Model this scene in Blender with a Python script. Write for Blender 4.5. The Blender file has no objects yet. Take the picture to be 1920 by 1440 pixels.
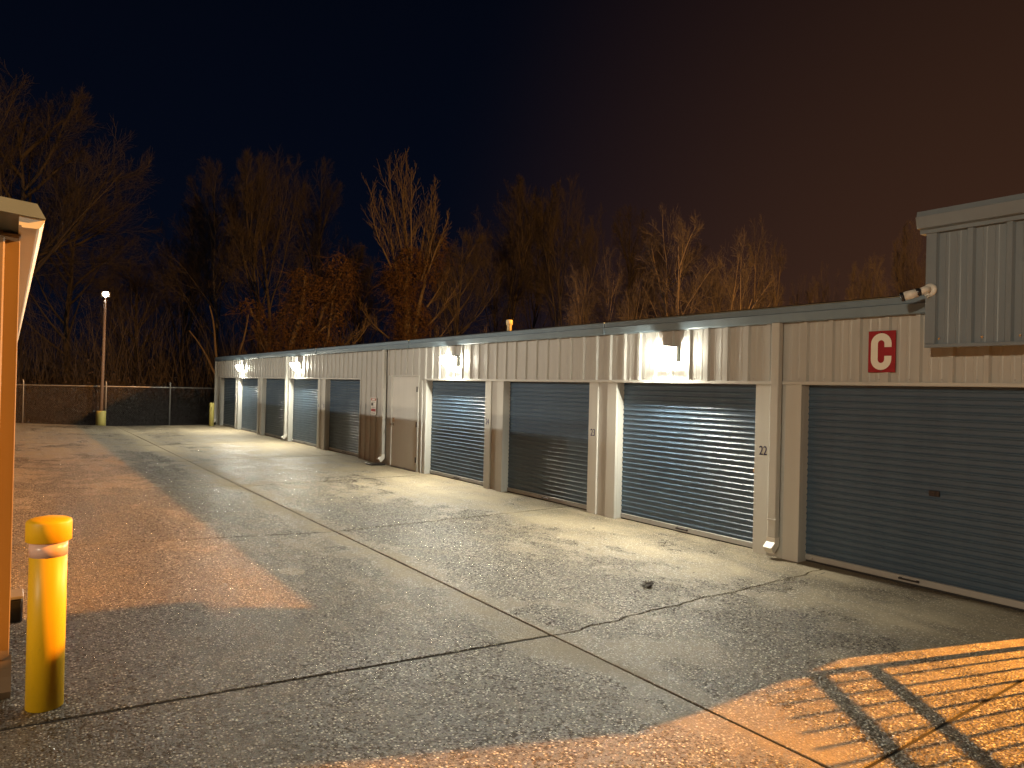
import bpy, bmesh, math, random
import numpy as np
from mathutils import Vector, Matrix

# ------------------------------------------------------------------ camera
SC = bpy.context.scene
COL = SC.collection
F_PX, CAM_H = 1331.0, 1.93
def camera_axes():
    a = Vector((19 - 960, 704 - 720, F_PX))            # vanishing point of the aisle (world +Y)
    b = Vector((1000.0, 24.0, 0.0))                    # slope of the horizon (phone held slightly tilted)
    up = a.cross(b).normalized()
    if up.y > 0: up = -up
    y = a.normalized(); x = y.cross(up)
    return x, y, up
AX, AY, AZ = camera_axes()
right = Vector((AX.x, AY.x, AZ.x)); down = Vector((AX.y, AY.y, AZ.y)); fwd = Vector((AX.z, AY.z, AZ.z))
cam_d = bpy.data.cameras.new('camera'); cam = bpy.data.objects.new('camera', cam_d); COL.objects.link(cam)
cam_d.sensor_width = 36; cam_d.lens = 36 * F_PX / 1920; cam_d.clip_start = 0.05; cam_d.clip_end = 2000
m = Matrix.Identity(4)
for i in range(3):
    m[i][0] = right[i]; m[i][1] = -down[i]; m[i][2] = -fwd[i]
m[0][3], m[1][3], m[2][3] = 0, 0, CAM_H
cam.matrix_world = m
SC.camera = cam

# ------------------------------------------------------------------ night sky
world = bpy.data.worlds.new('World'); SC.world = world; world.use_nodes = True
wn, wl = world.node_tree.nodes, world.node_tree.links
wn.clear()
w_out = wn.new('ShaderNodeOutputWorld')
sky = wn.new('ShaderNodeTexSky'); sky.sky_type = 'NISHITA'; sky.sun_disc = False
sky.sun_elevation = math.radians(-6); sky.sun_rotation = math.radians(200)
bg1 = wn.new('ShaderNodeBackground'); bg1.inputs[1].default_value = 0.05
wl.new(sky.outputs[0], bg1.inputs[0])
# lamp-lit murk over the town on the +X side, deep navy elsewhere
tc = wn.new('ShaderNodeTexCoord'); sep = wn.new('ShaderNodeSeparateXYZ'); wl.new(tc.outputs['Generated'], sep.inputs[0])
cr_ = wn.new('ShaderNodeValToRGB'); wl.new(sep.outputs[0], cr_.inputs[0]); cr_.color_ramp.interpolation = 'EASE'
els = cr_.color_ramp.elements
for p_, c_ in ((0.45, (0.0011, 0.0021, 0.0058)), (0.74, (0.0078, 0.0070, 0.0105)), (0.88, (0.0112, 0.0080, 0.0094)), (1.0, (0.031, 0.0135, 0.0075))):
    e_ = els[0] if p_ == 0.45 else (els[1] if p_ == 1.0 else els.new(p_))
    e_.position = p_; e_.color = (*c_, 1)
mr2 = wn.new('ShaderNodeMapRange'); mr2.inputs[1].default_value = -0.05; mr2.inputs[2].default_value = 0.75
mr2.inputs[3].default_value = 1.5; mr2.inputs[4].default_value = 0.45
wl.new(sep.outputs[2], mr2.inputs[0])
bg2 = wn.new('ShaderNodeBackground'); wl.new(cr_.outputs[0], bg2.inputs[0]); wl.new(mr2.outputs[0], bg2.inputs[1])
addw = wn.new('ShaderNodeAddShader'); wl.new(bg1.outputs[0], addw.inputs[0]); wl.new(bg2.outputs[0], addw.inputs[1])
wl.new(addw.outputs[0], w_out.inputs[0])

SC.view_settings.view_transform = 'Standard'; SC.view_settings.look = 'None'
SC.view_settings.exposure = 0.2; SC.view_settings.gamma = 1; SC.view_settings.use_curve_mapping = False
SC.render.engine = 'CYCLES'
SC.cycles.use_denoising = True
SC.cycles.sample_clamp_indirect = 4; SC.cycles.sample_clamp_direct = 0
SC.cycles.max_bounces = 6; SC.cycles.diffuse_bounces = 3; SC.cycles.glossy_bounces = 3
SC.cycles.caustics_reflective = False; SC.cycles.caustics_refractive = False

# lamp strengths and colours (used by the lamp builders below)
SODIUM = (1.0, 0.385, 0.055)
WARM_LEFT = (1.0, 0.80, 0.55)
WHITE_WARM = (1.0, 0.95, 0.77)
P_SODIUM_RIGHT = 60000.0
P_SODIUM_LEFT = 6500.0
P_WHITE_LEFT = 6500.0
E_WALL_PACK = 1080.0
E_FLOOD = 600.0

# ------------------------------------------------------------------ mesh helpers
class MB:
    """collects shapes in world coordinates; build() links them as ONE mesh object"""
    def __init__(s): s.v = []; s.f = []; s.sm = []
    def add(s, vs, fs, smooth=False):
        o = len(s.v); s.v += [tuple(p) for p in vs]
        s.f += [tuple(i + o for i in f) for f in fs]; s.sm += [smooth] * len(fs)
        return s
    def box(s, x0, x1, y0, y1, z0, z1):
        vs = [(x, y, z) for x in (x0, x1) for y in (y0, y1) for z in (z0, z1)]
        return s.add(vs, [(0, 1, 3, 2), (4, 6, 7, 5), (0, 4, 5, 1), (2, 3, 7, 6), (0, 2, 6, 4), (1, 5, 7, 3)])
    def bbox(s, x0, x1, y0, y1, z0, z1, b=0.006):
        """box with chamfered edges"""
        bm = bmesh.new(); bmesh.ops.create_cube(bm, size=1)
        for v in bm.verts:
            v.co = Vector(((x0 + x1) / 2 + v.co.x * (x1 - x0), (y0 + y1) / 2 + v.co.y * (y1 - y0), (z0 + z1) / 2 + v.co.z * (z1 - z0)))
        bmesh.ops.bevel(bm, geom=bm.edges[:], offset=b, segments=1, affect='EDGES')
        bm.verts.index_update()
        s.add([v.co[:] for v in bm.verts], [[v.index for v in f.verts] for f in bm.faces]); bm.free(); return s
    def sheet(s, rows):
        """grid of points, rows of equal length"""
        n = len(rows[0]); vs = [p for r in rows for p in r]; fs = []
        for i in range(len(rows) - 1):
            for j in range(n - 1):
                a = i * n + j; fs.append((a, a + 1, a + n + 1, a + n))
        return s.add(vs, fs)
    def prism(s, poly, axis, a0, a1):
        """closed polygon extruded along an axis; poly gives the two other coordinates in xyz order"""
        def P(u, v, w): return (w, u, v) if axis == 0 else ((u, w, v) if axis == 1 else (u, v, w))
        n = len(poly); vs = [P(u, v, a0) for u, v in poly] + [P(u, v, a1) for u, v in poly]
        fs = [(i, (i + 1) % n, n + (i + 1) % n, n + i) for i in range(n)] + [tuple(range(n)), tuple(range(2 * n - 1, n - 1, -1))]
        return s.add(vs, fs)
    def tube(s, pts, rad, sides=8, caps=True, smooth=True):
        pts = [Vector(p) for p in pts]; n = len(pts)
        if not hasattr(rad, '__len__'): rad = [rad] * n
        vs = []; t0 = (pts[1] - pts[0]).normalized()
        ref = Vector((0, 0, 1)) if abs(t0.z) < 0.9 else Vector((1, 0, 0))
        for i, p in enumerate(pts):
            t = (pts[min(i + 1, n - 1)] - pts[max(i - 1, 0)])
            t = t.normalized() if t.length > 1e-9 else t0
            u = t.cross(ref)
            u = u.normalized() if u.length > 1e-6 else t.orthogonal().normalized()
            w = t.cross(u)
            for k in range(sides):
                a = 2 * math.pi * k / sides
                vs.append(p + (u * math.cos(a) + w * math.sin(a)) * rad[i])
        fs = [(i * sides + k, i * sides + (k + 1) % sides, (i + 1) * sides + (k + 1) % sides, (i + 1) * sides + k) for i in range(n - 1) for k in range(sides)]
        s.add(vs, fs, smooth)
        if caps:
            o = len(s.v) - len(vs)
            s.f.append(tuple(o + k for k in range(sides - 1, -1, -1))); s.sm.append(False)
            s.f.append(tuple(o + (n - 1) * sides + k for k in range(sides))); s.sm.append(False)
        return s
    def lathe(s, prof, cx, cy, sides=24, smooth=True):
        vs = [(cx + r * math.cos(2 * math.pi * k / sides), cy + r * math.sin(2 * math.pi * k / sides), z) for r, z in prof for k in range(sides)]
        n = len(prof)
        fs = [(i * sides + k, i * sides + (k + 1) % sides, (i + 1) * sides + (k + 1) % sides, (i + 1) * sides + k) for i in range(n - 1) for k in range(sides)]
        s.add(vs, fs, smooth)
        o = len(s.v) - len(vs)
        s.f.append(tuple(o + k for k in range(sides - 1, -1, -1))); s.sm.append(False)
        s.f.append(tuple(o + (n - 1) * sides + k for k in range(sides))); s.sm.append(False)
        return s
    def xform(s, M):
        s.v = [tuple(M @ Vector(p)) for p in s.v]; return s
    def build(s, name, mat, parent=None, loc=None, kind=None, label=None):
        me = bpy.data.meshes.new(name)
        o = bpy.data.objects.new(name, me); COL.objects.link(o)
        base = Vector((0, 0, 0))
        if parent is not None:
            o.parent = parent; base = wloc(parent)
            if loc is not None: o.location = Vector(loc) - base; base = Vector(loc)
        elif loc is not None:
            o.location = loc; base = Vector(loc)
        me.from_pydata([(p[0] - base.x, p[1] - base.y, p[2] - base.z) for p in s.v], [], s.f)
        me.polygons.foreach_set('use_smooth', s.sm)
        bm = bmesh.new(); bm.from_mesh(me); bmesh.ops.recalc_face_normals(bm, faces=bm.faces[:]); bm.to_mesh(me); bm.free()
        me.materials.append(mat); me.update()
        if kind: o['kind'] = kind
        if label: o['label'] = label
        return o
def wloc(o):
    p = o.location.copy()
    while o.parent is not None:
        o = o.parent; p += o.location
    return p
def tag(o, label, cat, group=None):
    o['label'] = label; o['category'] = cat
    if group: o['group'] = group
    return o
def thing(name, loc, label, cat, group=None):
    o = bpy.data.objects.new(name, None); COL.objects.link(o); o.location = loc
    o.empty_display_size = 0.2
    return tag(o, label, cat, group)
def copy_tree(src, parent=None):
    c = src.copy(); COL.objects.link(c); c.parent = parent
    for ch in src.children: copy_tree(ch, c)
    return c

# ------------------------------------------------------------------ materials
def new_mat(name):
    mt = bpy.data.materials.new(name); mt.use_nodes = True
    nt = mt.node_tree; b = nt.nodes['Principled BSDF']
    return mt, nt, b
def pos_node(nt, scale=(1, 1, 1)):
    g = nt.nodes.new('ShaderNodeNewGeometry'); mp = nt.nodes.new('ShaderNodeMapping')
    nt.links.new(g.outputs['Position'], mp.inputs[0]); mp.inputs['Scale'].default_value = scale
    return mp.outputs[0]
def noise(nt, vec, scale, detail=4, rough=0.55):
    n = nt.nodes.new('ShaderNodeTexNoise'); n.inputs['Scale'].default_value = scale
    n.inputs['Detail'].default_value = detail; n.inputs['Roughness'].default_value = rough
    nt.links.new(vec, n.inputs['Vector']); return n.outputs['Fac']
def ramp(nt, fac, stops):
    r = nt.nodes.new('ShaderNodeValToRGB'); e = r.color_ramp.elements
    while len(e) < len(stops): e.new(0.5)
    for el, (p, c) in zip(e, stops):
        el.position = p; el.color = (c, c, c, 1) if not hasattr(c, '__len__') else (*c, 1)
    nt.links.new(fac, r.inputs[0]); return r.outputs[0]
def mixrgb(nt, fac, a, b, mode='MIX'):
    mx = nt.nodes.new('ShaderNodeMix'); mx.data_type = 'RGBA'; mx.blend_type = mode
    for sock, val in ((mx.inputs[0], fac), (mx.inputs[6], a), (mx.inputs[7], b)):
        if hasattr(val, 'is_output') or isinstance(val, bpy.types.NodeSocket): nt.links.new(val, sock)
        elif hasattr(val, '__len__'): sock.default_value = (*val[:3], 1)
        else: sock.default_value = val
    return mx.outputs[2]
def mathn(nt, op, a, b=None, clamp=False):
    n = nt.nodes.new('ShaderNodeMath'); n.operation = op; n.use_clamp = clamp
    for i, v in enumerate((a, b)):
        if v is None: continue
        if isinstance(v, bpy.types.NodeSocket): nt.links.new(v, n.inputs[i])
        else: n.inputs[i].default_value = v
    return n.outputs[0]
def bump(nt, b, h, strength, dist):
    bn = nt.nodes.new('ShaderNodeBump'); bn.inputs['Strength'].default_value = strength; bn.inputs['Distance'].default_value = dist
    nt.links.new(h, bn.inputs['Height']); nt.links.new(bn.outputs[0], b.inputs['Normal'])
def painted(name, col, rough=0.45, var=0.12, streak=True, spec=0.4, grime=0.25, dist=0.003, spot=(6, 6, 2.2)):
    """coil-coated steel: slight oil-canning, vertical run-off streaks and dust"""
    mt, nt, b = new_mat(name)
    n1 = noise(nt, pos_node(nt, (9, 9, 0.7) if streak else (3, 3, 3)), 1.0, 5)
    n2 = noise(nt, pos_node(nt), 1.7, 3)
    f = mathn(nt, 'ADD', mathn(nt, 'MULTIPLY', n1, 0.6), mathn(nt, 'MULTIPLY', n2, 0.4))
    c = mixrgb(nt, ramp(nt, f, [(0.3, 0), (0.7, 1)]), [x * (1 - var) for x in col], [min(1, x * (1 + var)) for x in col])
    spots = ramp(nt, noise(nt, pos_node(nt, spot), 1.0, 8, 0.7), [(0.6, 0), (0.78, 1)])
    if grime > 0: c = mixrgb(nt, mathn(nt, 'MULTIPLY', spots, grime), c, [x * 0.45 for x in col])
    nt.links.new(c, b.inputs['Base Color'])
    nt.links.new(ramp(nt, n2, [(0.3, rough - 0.08), (0.7, rough + 0.1)]), b.inputs['Roughness'])
    b.inputs['Specular IOR Level'].default_value = spec
    bump(nt, b, noise(nt, pos_node(nt, (2.3, 2.3, 0.8)), 1.6, 2), 0.35, dist)
    return mt
def simple(name, col, rough=0.5, metal=0.0, var=0.15, scale=12, bumpd=0.0008):
    mt, nt, b = new_mat(name)
    n = noise(nt, pos_node(nt), scale, 4)
    nt.links.new(mixrgb(nt, n, [x * (1 - var) for x in col], [min(1, x * (1 + var)) for x in col]), b.inputs['Base Color'])
    b.inputs['Roughness'].default_value = rough; b.inputs['Metallic'].default_value = metal
    bump(nt, b, noise(nt, pos_node(nt), scale * 5, 3), 0.3, bumpd)
    return mt
def glow(name, col, strength):
    mt, nt, b = new_mat(name)
    nt.nodes.remove(b); e = nt.nodes.new('ShaderNodeEmission'); e.inputs[0].default_value = (*col, 1); e.inputs[1].default_value = strength
    nt.links.new(e.outputs[0], nt.nodes['Material Output'].inputs[0]); return mt

M = {}
M['wall'] = painted('beige_wall_steel', (0.435, 0.43, 0.405), 0.42, 0.07)
M['tan'] = painted('tan_wall_steel', (0.23, 0.165, 0.105), 0.5, 0.05)
M['trim'] = painted('light_beige_trim', (0.51, 0.505, 0.47), 0.42, 0.06)
M['fascia'] = painted('blue_grey_fascia', (0.175, 0.235, 0.285), 0.38, 0.08, dist=0.002)
M['parapet'] = painted('blue_grey_parapet', (0.19, 0.23, 0.265), 0.42, 0.08)
def door_steel():
    """slate-blue roll door paint, faded in soft vertical streaks, dusty"""
    mt, nt, b = new_mat('slate_blue_door')
    st_ = noise(nt, pos_node(nt, (7, 7, 0.35)), 1.0, 5, 0.6); du = noise(nt, pos_node(nt, (1, 1.2, 1.2)), 2.0, 5, 0.6)
    c = mixrgb(nt, ramp(nt, st_, [(0.25, 0), (0.75, 1)]), (0.044, 0.082, 0.132), (0.058, 0.104, 0.162))
    c = mixrgb(nt, mathn(nt, 'MULTIPLY', du, 0.22), c, (0.11, 0.11, 0.105))
    nt.links.new(c, b.inputs['Base Color']); b.inputs['Specular IOR Level'].default_value = 0.5
    nt.links.new(ramp(nt, du, [(0.0, 0.34), (1.0, 0.52)]), b.inputs['Roughness'])
    bump(nt, b, noise(nt, pos_node(nt, (1, 2.0, 1.0)), 2.2, 1), 0.6, 0.004)
    return mt
M['door'] = door_steel()
M['bar'] = simple('aluminium_bar', (0.36, 0.36, 0.35), 0.5, 0.2, 0.12, 8)
M['rubber'] = simple('black_rubber', (0.02, 0.02, 0.02), 0.7)
M['hardware'] = simple('dark_hardware', (0.05, 0.045, 0.045), 0.4, 0.6)
M['chrome'] = simple('bright_steel', (0.65, 0.65, 0.65), 0.2, 1.0, 0.05)
M['mandoor'] = painted('cream_steel_door', (0.58, 0.575, 0.54), 0.4, 0.05, grime=0.2)
M['white'] = simple('white_plastic', (0.72, 0.70, 0.64), 0.45, 0, 0.06)
M['black'] = simple('black_plastic', (0.02, 0.02, 0.022), 0.25)
M['housing'] = simple('grey_bronze_housing', (0.15, 0.14, 0.12), 0.45, 0.0, 0.1)
M['lens'] = glow('lit_wall_light_lens', WHITE_WARM, E_WALL_PACK)
M['cheek'] = glow('lit_wall_light_cheek', WHITE_WARM, 100.0)
M['lower'] = glow('lit_wall_light_lower', WHITE_WARM, 22.0)
M['flood'] = glow('lit_flood_lens', (0.95, 1.0, 0.93), E_FLOOD)
M['sodium'] = glow('lit_sodium_lens', SODIUM, 60)
M['red'] = simple('red_enamel', (0.30, 0.007, 0.014), 0.65, 0, 0.06)
M['letter'] = simple('white_letter', (0.80, 0.76, 0.66), 0.5, 0, 0.03)
M['navy'] = simple('navy_ink', (0.030, 0.020, 0.13), 0.6, 0, 0.2, 60)
M['notice'] = simple('notice_white', (0.70, 0.68, 0.62), 0.5, 0, 0.04)
M['notice_red'] = simple('notice_red', (0.32, 0.05, 0.05), 0.5, 0, 0.1)
M['notice_dark'] = simple('notice_dark', (0.06, 0.06, 0.055), 0.5, 0, 0.1)
M['yellow'] = painted('yellow_sleeve', (0.82, 0.50, 0.012), 0.5, 0.08, streak=False, grime=0.35, dist=0.001, spot=(22, 22, 9))
M['yellow_old'] = painted('faded_yellow_paint', (0.50, 0.43, 0.13), 0.6, 0.12, grime=0.35)
M['reflective'] = simple('reflective_band', (0.72, 0.50, 0.42), 0.3, 0.0, 0.1, 30)
M['galv'] = simple('galvanised_steel', (0.36, 0.35, 0.34), 0.45, 0.6, 0.15)
M['collar'] = simple('rough_cement', (0.20, 0.18, 0.15), 0.9, 0, 0.4, 30, 0.004)
M['pole'] = simple('weathered_pole', (0.13, 0.10, 0.085), 0.7, 0.0, 0.2)
M['pvc'] = simple('old_vent_plastic', (0.62, 0.55, 0.36), 0.5, 0, 0.1)
M['bark'] = simple('haze_tinted_bark', (0.056, 0.056, 0.078), 0.85, 0, 0.35, 1.5, 0.01)  # blue in this bark colour stands in for hazy ambient light on the trees
M['bark2'] = simple('pale_bark', (0.10, 0.092, 0.10), 0.85, 0, 0.3, 1.5, 0.01)
M['vine'] = simple('dead_vine', (0.075, 0.048, 0.038), 0.85, 0, 0.4, 2.0, 0.01)
M['roof'] = painted('dull_roof_steel', (0.33, 0.34, 0.34), 0.5, 0.1)
M['ground'] = simple('dark_soil_and_leaf', (0.045, 0.036, 0.024), 0.95, 0, 0.5, 0.6, 0.02)
M['joint'] = simple('joint_filler', (0.012, 0.011, 0.009), 0.9, 0, 0.3, 10)
M['scrub'] = simple('dry_bramble', (0.038, 0.026, 0.022), 0.9, 0, 0.4, 2.0, 0.01)
M['leaf'] = simple('dead_leaf', (0.045, 0.028, 0.018), 0.8, 0, 0.4, 30)
M['iron'] = simple('black_iron', (0.03, 0.03, 0.03), 0.5, 0.3)

def concrete():
    """exposed-aggregate slab, worn, damp in places, silted along the gutter line and the wall"""
    mt, nt, b = new_mat('aggregate_concrete')
    L = nt.links
    P = pos_node(nt)
    def vor(scale, feat='F1'):
        v = nt.nodes.new('ShaderNodeTexVoronoi'); v.feature = feat; v.inputs['Scale'].default_value = scale
        L.new(P, v.inputs['Vector']); return v
    v1 = vor(62); v2 = vor(150)
    s1 = nt.nodes.new('ShaderNodeSeparateColor'); L.new(v1.outputs['Color'], s1.inputs[0])
    s2 = nt.nodes.new('ShaderNodeSeparateColor'); L.new(v2.outputs['Color'], s2.inputs[0])
    peb = ramp(nt, s1.outputs[0], [(0.0, (0.055, 0.044, 0.034)), (0.45, (0.15, 0.125, 0.098)), (0.72, (0.24, 0.205, 0.165)), (0.80, (0.76, 0.72, 0.64)), (1.0, (0.90, 0.87, 0.80))])
    sand = ramp(nt, s2.outputs[1], [(0.0, (0.07, 0.058, 0.045)), (0.8, (0.16, 0.138, 0.108)), (1.0, (0.42, 0.38, 0.32))])
    edge = ramp(nt, v1.outputs['Distance'], [(0.28, 0), (0.48, 1)])
    agg = mixrgb(nt, edge, peb, sand)
    big = noise(nt, pos_node(nt, (0.55, 0.4, 1)), 1.0, 6, 0.6)
    mid = noise(nt, pos_node(nt, (2.3, 1.5, 1)), 1.0, 7, 0.65)
    st = mathn(nt, 'ADD', mathn(nt, 'MULTIPLY', big, 0.6), mathn(nt, 'MULTIPLY', mid, 0.4))
    wet = ramp(nt, st, [(0.38, 1), (0.58, 0)])
    white = ramp(nt, s1.outputs[0], [(0.76, 1), (0.82, 0.15)])
    agg = mixrgb(nt, mathn(nt, 'MULTIPLY', wet, white), agg, mixrgb(nt, 1.0, agg, (0.60, 0.58, 0.56), 'MULTIPLY'))
    # dry silt: along the swale joint (x = 3.5), along the building (x > 6) and in drifts
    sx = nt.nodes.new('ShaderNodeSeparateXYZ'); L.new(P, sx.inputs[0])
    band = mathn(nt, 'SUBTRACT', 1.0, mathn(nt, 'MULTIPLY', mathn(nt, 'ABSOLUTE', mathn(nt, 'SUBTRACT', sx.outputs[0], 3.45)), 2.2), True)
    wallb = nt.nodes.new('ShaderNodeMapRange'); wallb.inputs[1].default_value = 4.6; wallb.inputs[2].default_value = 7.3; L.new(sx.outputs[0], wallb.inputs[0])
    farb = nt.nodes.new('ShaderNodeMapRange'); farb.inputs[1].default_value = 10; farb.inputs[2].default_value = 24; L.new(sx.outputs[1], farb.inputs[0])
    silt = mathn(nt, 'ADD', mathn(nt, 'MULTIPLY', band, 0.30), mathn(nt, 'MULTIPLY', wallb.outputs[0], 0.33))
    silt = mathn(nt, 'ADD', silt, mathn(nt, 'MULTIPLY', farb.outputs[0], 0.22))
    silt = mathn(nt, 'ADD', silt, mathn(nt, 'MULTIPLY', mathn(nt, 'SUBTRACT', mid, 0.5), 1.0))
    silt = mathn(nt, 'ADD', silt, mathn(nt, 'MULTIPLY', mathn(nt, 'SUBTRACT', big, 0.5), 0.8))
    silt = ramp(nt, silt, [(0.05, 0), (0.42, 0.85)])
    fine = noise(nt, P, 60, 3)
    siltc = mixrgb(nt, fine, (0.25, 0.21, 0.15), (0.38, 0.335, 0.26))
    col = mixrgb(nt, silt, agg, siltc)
    # one dried cement patch left on the slab
    dx = mathn(nt, 'DIVIDE', mathn(nt, 'SUBTRACT', sx.outputs[0], 2.32), 0.135)
    dy = mathn(nt, 'DIVIDE', mathn(nt, 'SUBTRACT', sx.outputs[1], 6.98), 0.16)
    rr = mathn(nt, 'ADD', mathn(nt, 'ADD', mathn(nt, 'MULTIPLY', dx, dx), mathn(nt, 'MULTIPLY', dy, dy)), mathn(nt, 'MULTIPLY', noise(nt, P, 9, 3), 0.9))
    patch = ramp(nt, rr, [(0.75, 1), (0.95, 0)]); 
    patch = ramp(nt, mathn(nt, 'MULTIPLY', rr, 0.6), [(0.7, 0.8), (0.82, 0)])
    col = mixrgb(nt, patch, col, (0.36, 0.32, 0.25))
    # hairline surface crazing and drips
    spots = ramp(nt, noise(nt, P, 4.5, 9, 0.75), [(0.63, 0), (0.72, 0.6)])
    col = mixrgb(nt, spots, col, (0.05, 0.045, 0.04))
    lane = ramp(nt, noise(nt, pos_node(nt, (1.9, 0.09, 1)), 1.0, 5, 0.6), [(0.35, 0.90), (0.65, 1.18)])
    col = mixrgb(nt, 1.0, col, lane, 'MULTIPLY')
    col = mixrgb(nt, 1.0, col, (1.0, 0.955, 0.845), 'MULTIPLY')
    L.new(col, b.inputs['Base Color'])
    rg = mixrgb(nt, wet, (0.62, 0.62, 0.62), (0.34, 0.34, 0.34))
    rg = mixrgb(nt, ramp(nt, s1.outputs[2], [(0.55, 0), (0.7, 1)]), rg, (0.16, 0.16, 0.16))
    rg = mixrgb(nt, silt, rg, (0.85, 0.85, 0.85))
    L.new(rg, b.inputs['Roughness'])
    b.inputs['Specular IOR Level'].default_value = 0.5
    h = mathn(nt, 'ADD', mathn(nt, 'MULTIPLY', v1.outputs['Distance'], -1.0), mathn(nt, 'MULTIPLY', v2.outputs['Distance'], -0.4))
    h = mathn(nt, 'ADD', h, mathn(nt, 'MULTIPLY', s1.outputs[1], 0.35))
    h = mathn(nt, 'MULTIPLY', h, mathn(nt, 'SUBTRACT', 1.0, mathn(nt, 'MULTIPLY', silt, 0.8)))
    bump(nt, b, h, 1.0, 0.010)
    return mt
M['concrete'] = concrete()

# ------------------------------------------------------------------ ground
random.seed(4); rng = np.random.default_rng(11)
D = 7.37                                            # front plane of the long storage building
def zg(x):                                          # the drive falls from both sides to the joint at x = 3.5
    if x < 3.5: return min(0.2256, (3.5 - x) * 0.048)
    return min(0.02, (x - 3.5) * 0.005)

g = MB(); R = 900.0
g.add([(-R, -R, -0.17), (R, -R, -0.17), (R, R, -0.17), (-R, R, -0.17)], [(0, 1, 2, 3)])
g.build('ground', M['ground'], kind='structure')

drive = MB()
drive.add([(-14, -14, -0.06), (24, -14, -0.06), (24, 2.2, -0.06), (7.6, 2.2, -0.06), (7.6, 32.6, -0.06), (-0.3, 32.6, -0.06), (-0.3, 5.4, -0.06), (-14, 5.4, -0.06)],
          [(0, 1, 2, 3, 4, 5, 6, 7)])
drive = drive.build('driveway', M['joint'], loc=(0, 0, -0.06), kind='structure')

def wob(a, b, amp, n):
    """points from a to b (2-D) with a small random offset sideways"""
    a, b = Vector(a), Vector(b); d = b - a; L = d.length; nrm = Vector((-d.y, d.x)) / max(L, 1e-6)
    out = []; o = 0
    for i in range(n + 1):
        o = 0 if i in (0, n) else o * 0.75 + random.uniform(-amp, amp)
        out.append(a + d * (i / n) + nrm * o)
    return out
def slab(x0, x1, y0, y1, south=None, north=None, dz=0.0):
    gp = 0.010
    gs, gn = [0.017 if abs(v - 4.33) < 1e-6 else (0.010 if v < 4 else (0.020 if v < 10 else 0.028)) for v in (y0, y1)]
    S = south or wob((x0 + gp, y0 + gs), (x1 - gp, y0 + gs), 0.0016, max(4, int((x1 - x0) / 0.12)))
    Nn = north or wob((x1 - gp, y1 - gn), (x0 + gp, y1 - gn), 0.0016, max(4, int((x1 - x0) / 0.12)))
    E_ = wob((x1 - gp, S[-1].y), (x1 - gp, Nn[0].y), 0.0016, max(4, int((y1 - y0) / 0.15)))
    W_ = wob((x0 + gp, Nn[-1].y), (x0 + gp, S[0].y), 0.0016, max(4, int((y1 - y0) / 0.15)))
    loop = S[:-1] + E_[:-1] + Nn[:-1] + W_[:-1]
    # worn arris: the top ring is set in by 4 mm and the rim dropped 4 mm
    c = Vector(((x0 + x1) / 2, (y0 + y1) / 2)); n = len(loop)
    b = MB(); top = []; rim = []; bot = []
    for p in loop:
        q = Vector((p.x - 0.003 * (1 if p.x > c.x else -1), p.y - 0.003 * (1 if p.y > c.y else -1)))
        top.append((q.x, q.y, zg(q.x) + dz)); rim.append((p.x, p.y, zg(p.x) + dz - 0.004)); bot.append((p.x, p.y, -0.055))
    fs = [tuple(range(n))] + [(n + i, n + (i + 1) % n, (i + 1) % n, i) for i in range(n)] + [(2 * n + i, 2 * n + (i + 1) % n, n + (i + 1) % n, n + i) for i in range(n)]
    b.add(top + rim + bot, fs)
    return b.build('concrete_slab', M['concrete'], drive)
rowsY = [-13.9, -8.0, -3.0, 1.93, 4.33, 8.85, 13.45, 18.1, 22.8, 27.6, 32.5]
# the jagged crack that carries the cross joint on to the building
ck = wob((3.5 + 0.008, 4.33), (7.6, 4.36), 0.017, 90)
ck_s = [Vector((p.x, p.y - 0.005 - 0.004 * random.random())) for p in ck]
ck_n = [Vector((p.x, p.y + 0.004 + 0.004 * random.random())) for p in ck]
for i in range(len(rowsY) - 1):
    y0, y1 = rowsY[i], rowsY[i + 1]
    kw = {}
    if abs(y1 - 4.33) < 1e-6: kw['north'] = [Vector(p) for p in reversed(ck_s)]
    if abs(y0 - 4.33) < 1e-6: kw['south'] = [Vector(p) for p in ck_n]
    slab(3.5, 7.6, y0, y1, dz=random.uniform(-0.002, 0.002), **kw)
    slab(-1.2 if y0 < 5 else 0.03, 3.5, y0, y1, dz=random.uniform(-0.002, 0.002))
    if y1 < 4.4:
        slab(-6.9, -1.2, y0, y1); slab(-13.9, -6.9, y0, y1)
    if y1 < 2:
        slab(7.6, 15.5, y0, y1); slab(15.5, 23.9, y0, y1)
slab(-6.9, -1.2, 4.33, 5.3); slab(-13.9, -6.9, 4.33, 5.3)

fl = MB()
for y in rowsY[1:-1]:
    xs = [-13.9, -1.2, 3.5, 7.5] if y < 4.4 else [0.03, 3.5, 7.5]
    if abs(y - 4.33) < 1e-6: xs = [-13.9, -1.2, 3.5]
    fl.sheet([[(x, yy, zg(x) - 0.0065) for x in xs] for yy in (y - 0.034, y + 0.034)])
fl.sheet([[(x, y, -0.0065) for y in (-13.9, 32.5)] for x in (3.484, 3.516)])
fl.build('joint_filler', M['joint'], drive)

# a second, finer crack branching beside the first one
ck2 = wob((5.9, 4.17), (7.2, 4.27), 0.02, 26)
cb = MB()
for i in range(len(ck2) - 1):
    if random.random() < 0.25: continue
    p, q = ck2[i], ck2[i + 1]; w = random.uniform(0.002, 0.006)
    cb.add([(p.x, p.y - w, zg(p.x) + 0.0035), (q.x, q.y - w, zg(q.x) + 0.0035), (q.x, q.y + w, zg(q.x) + 0.0035), (p.x, p.y + w, zg(p.x) + 0.0035)], [(0, 1, 2, 3)])
cb.build('hairline_crack', M['joint'], drive)

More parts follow.
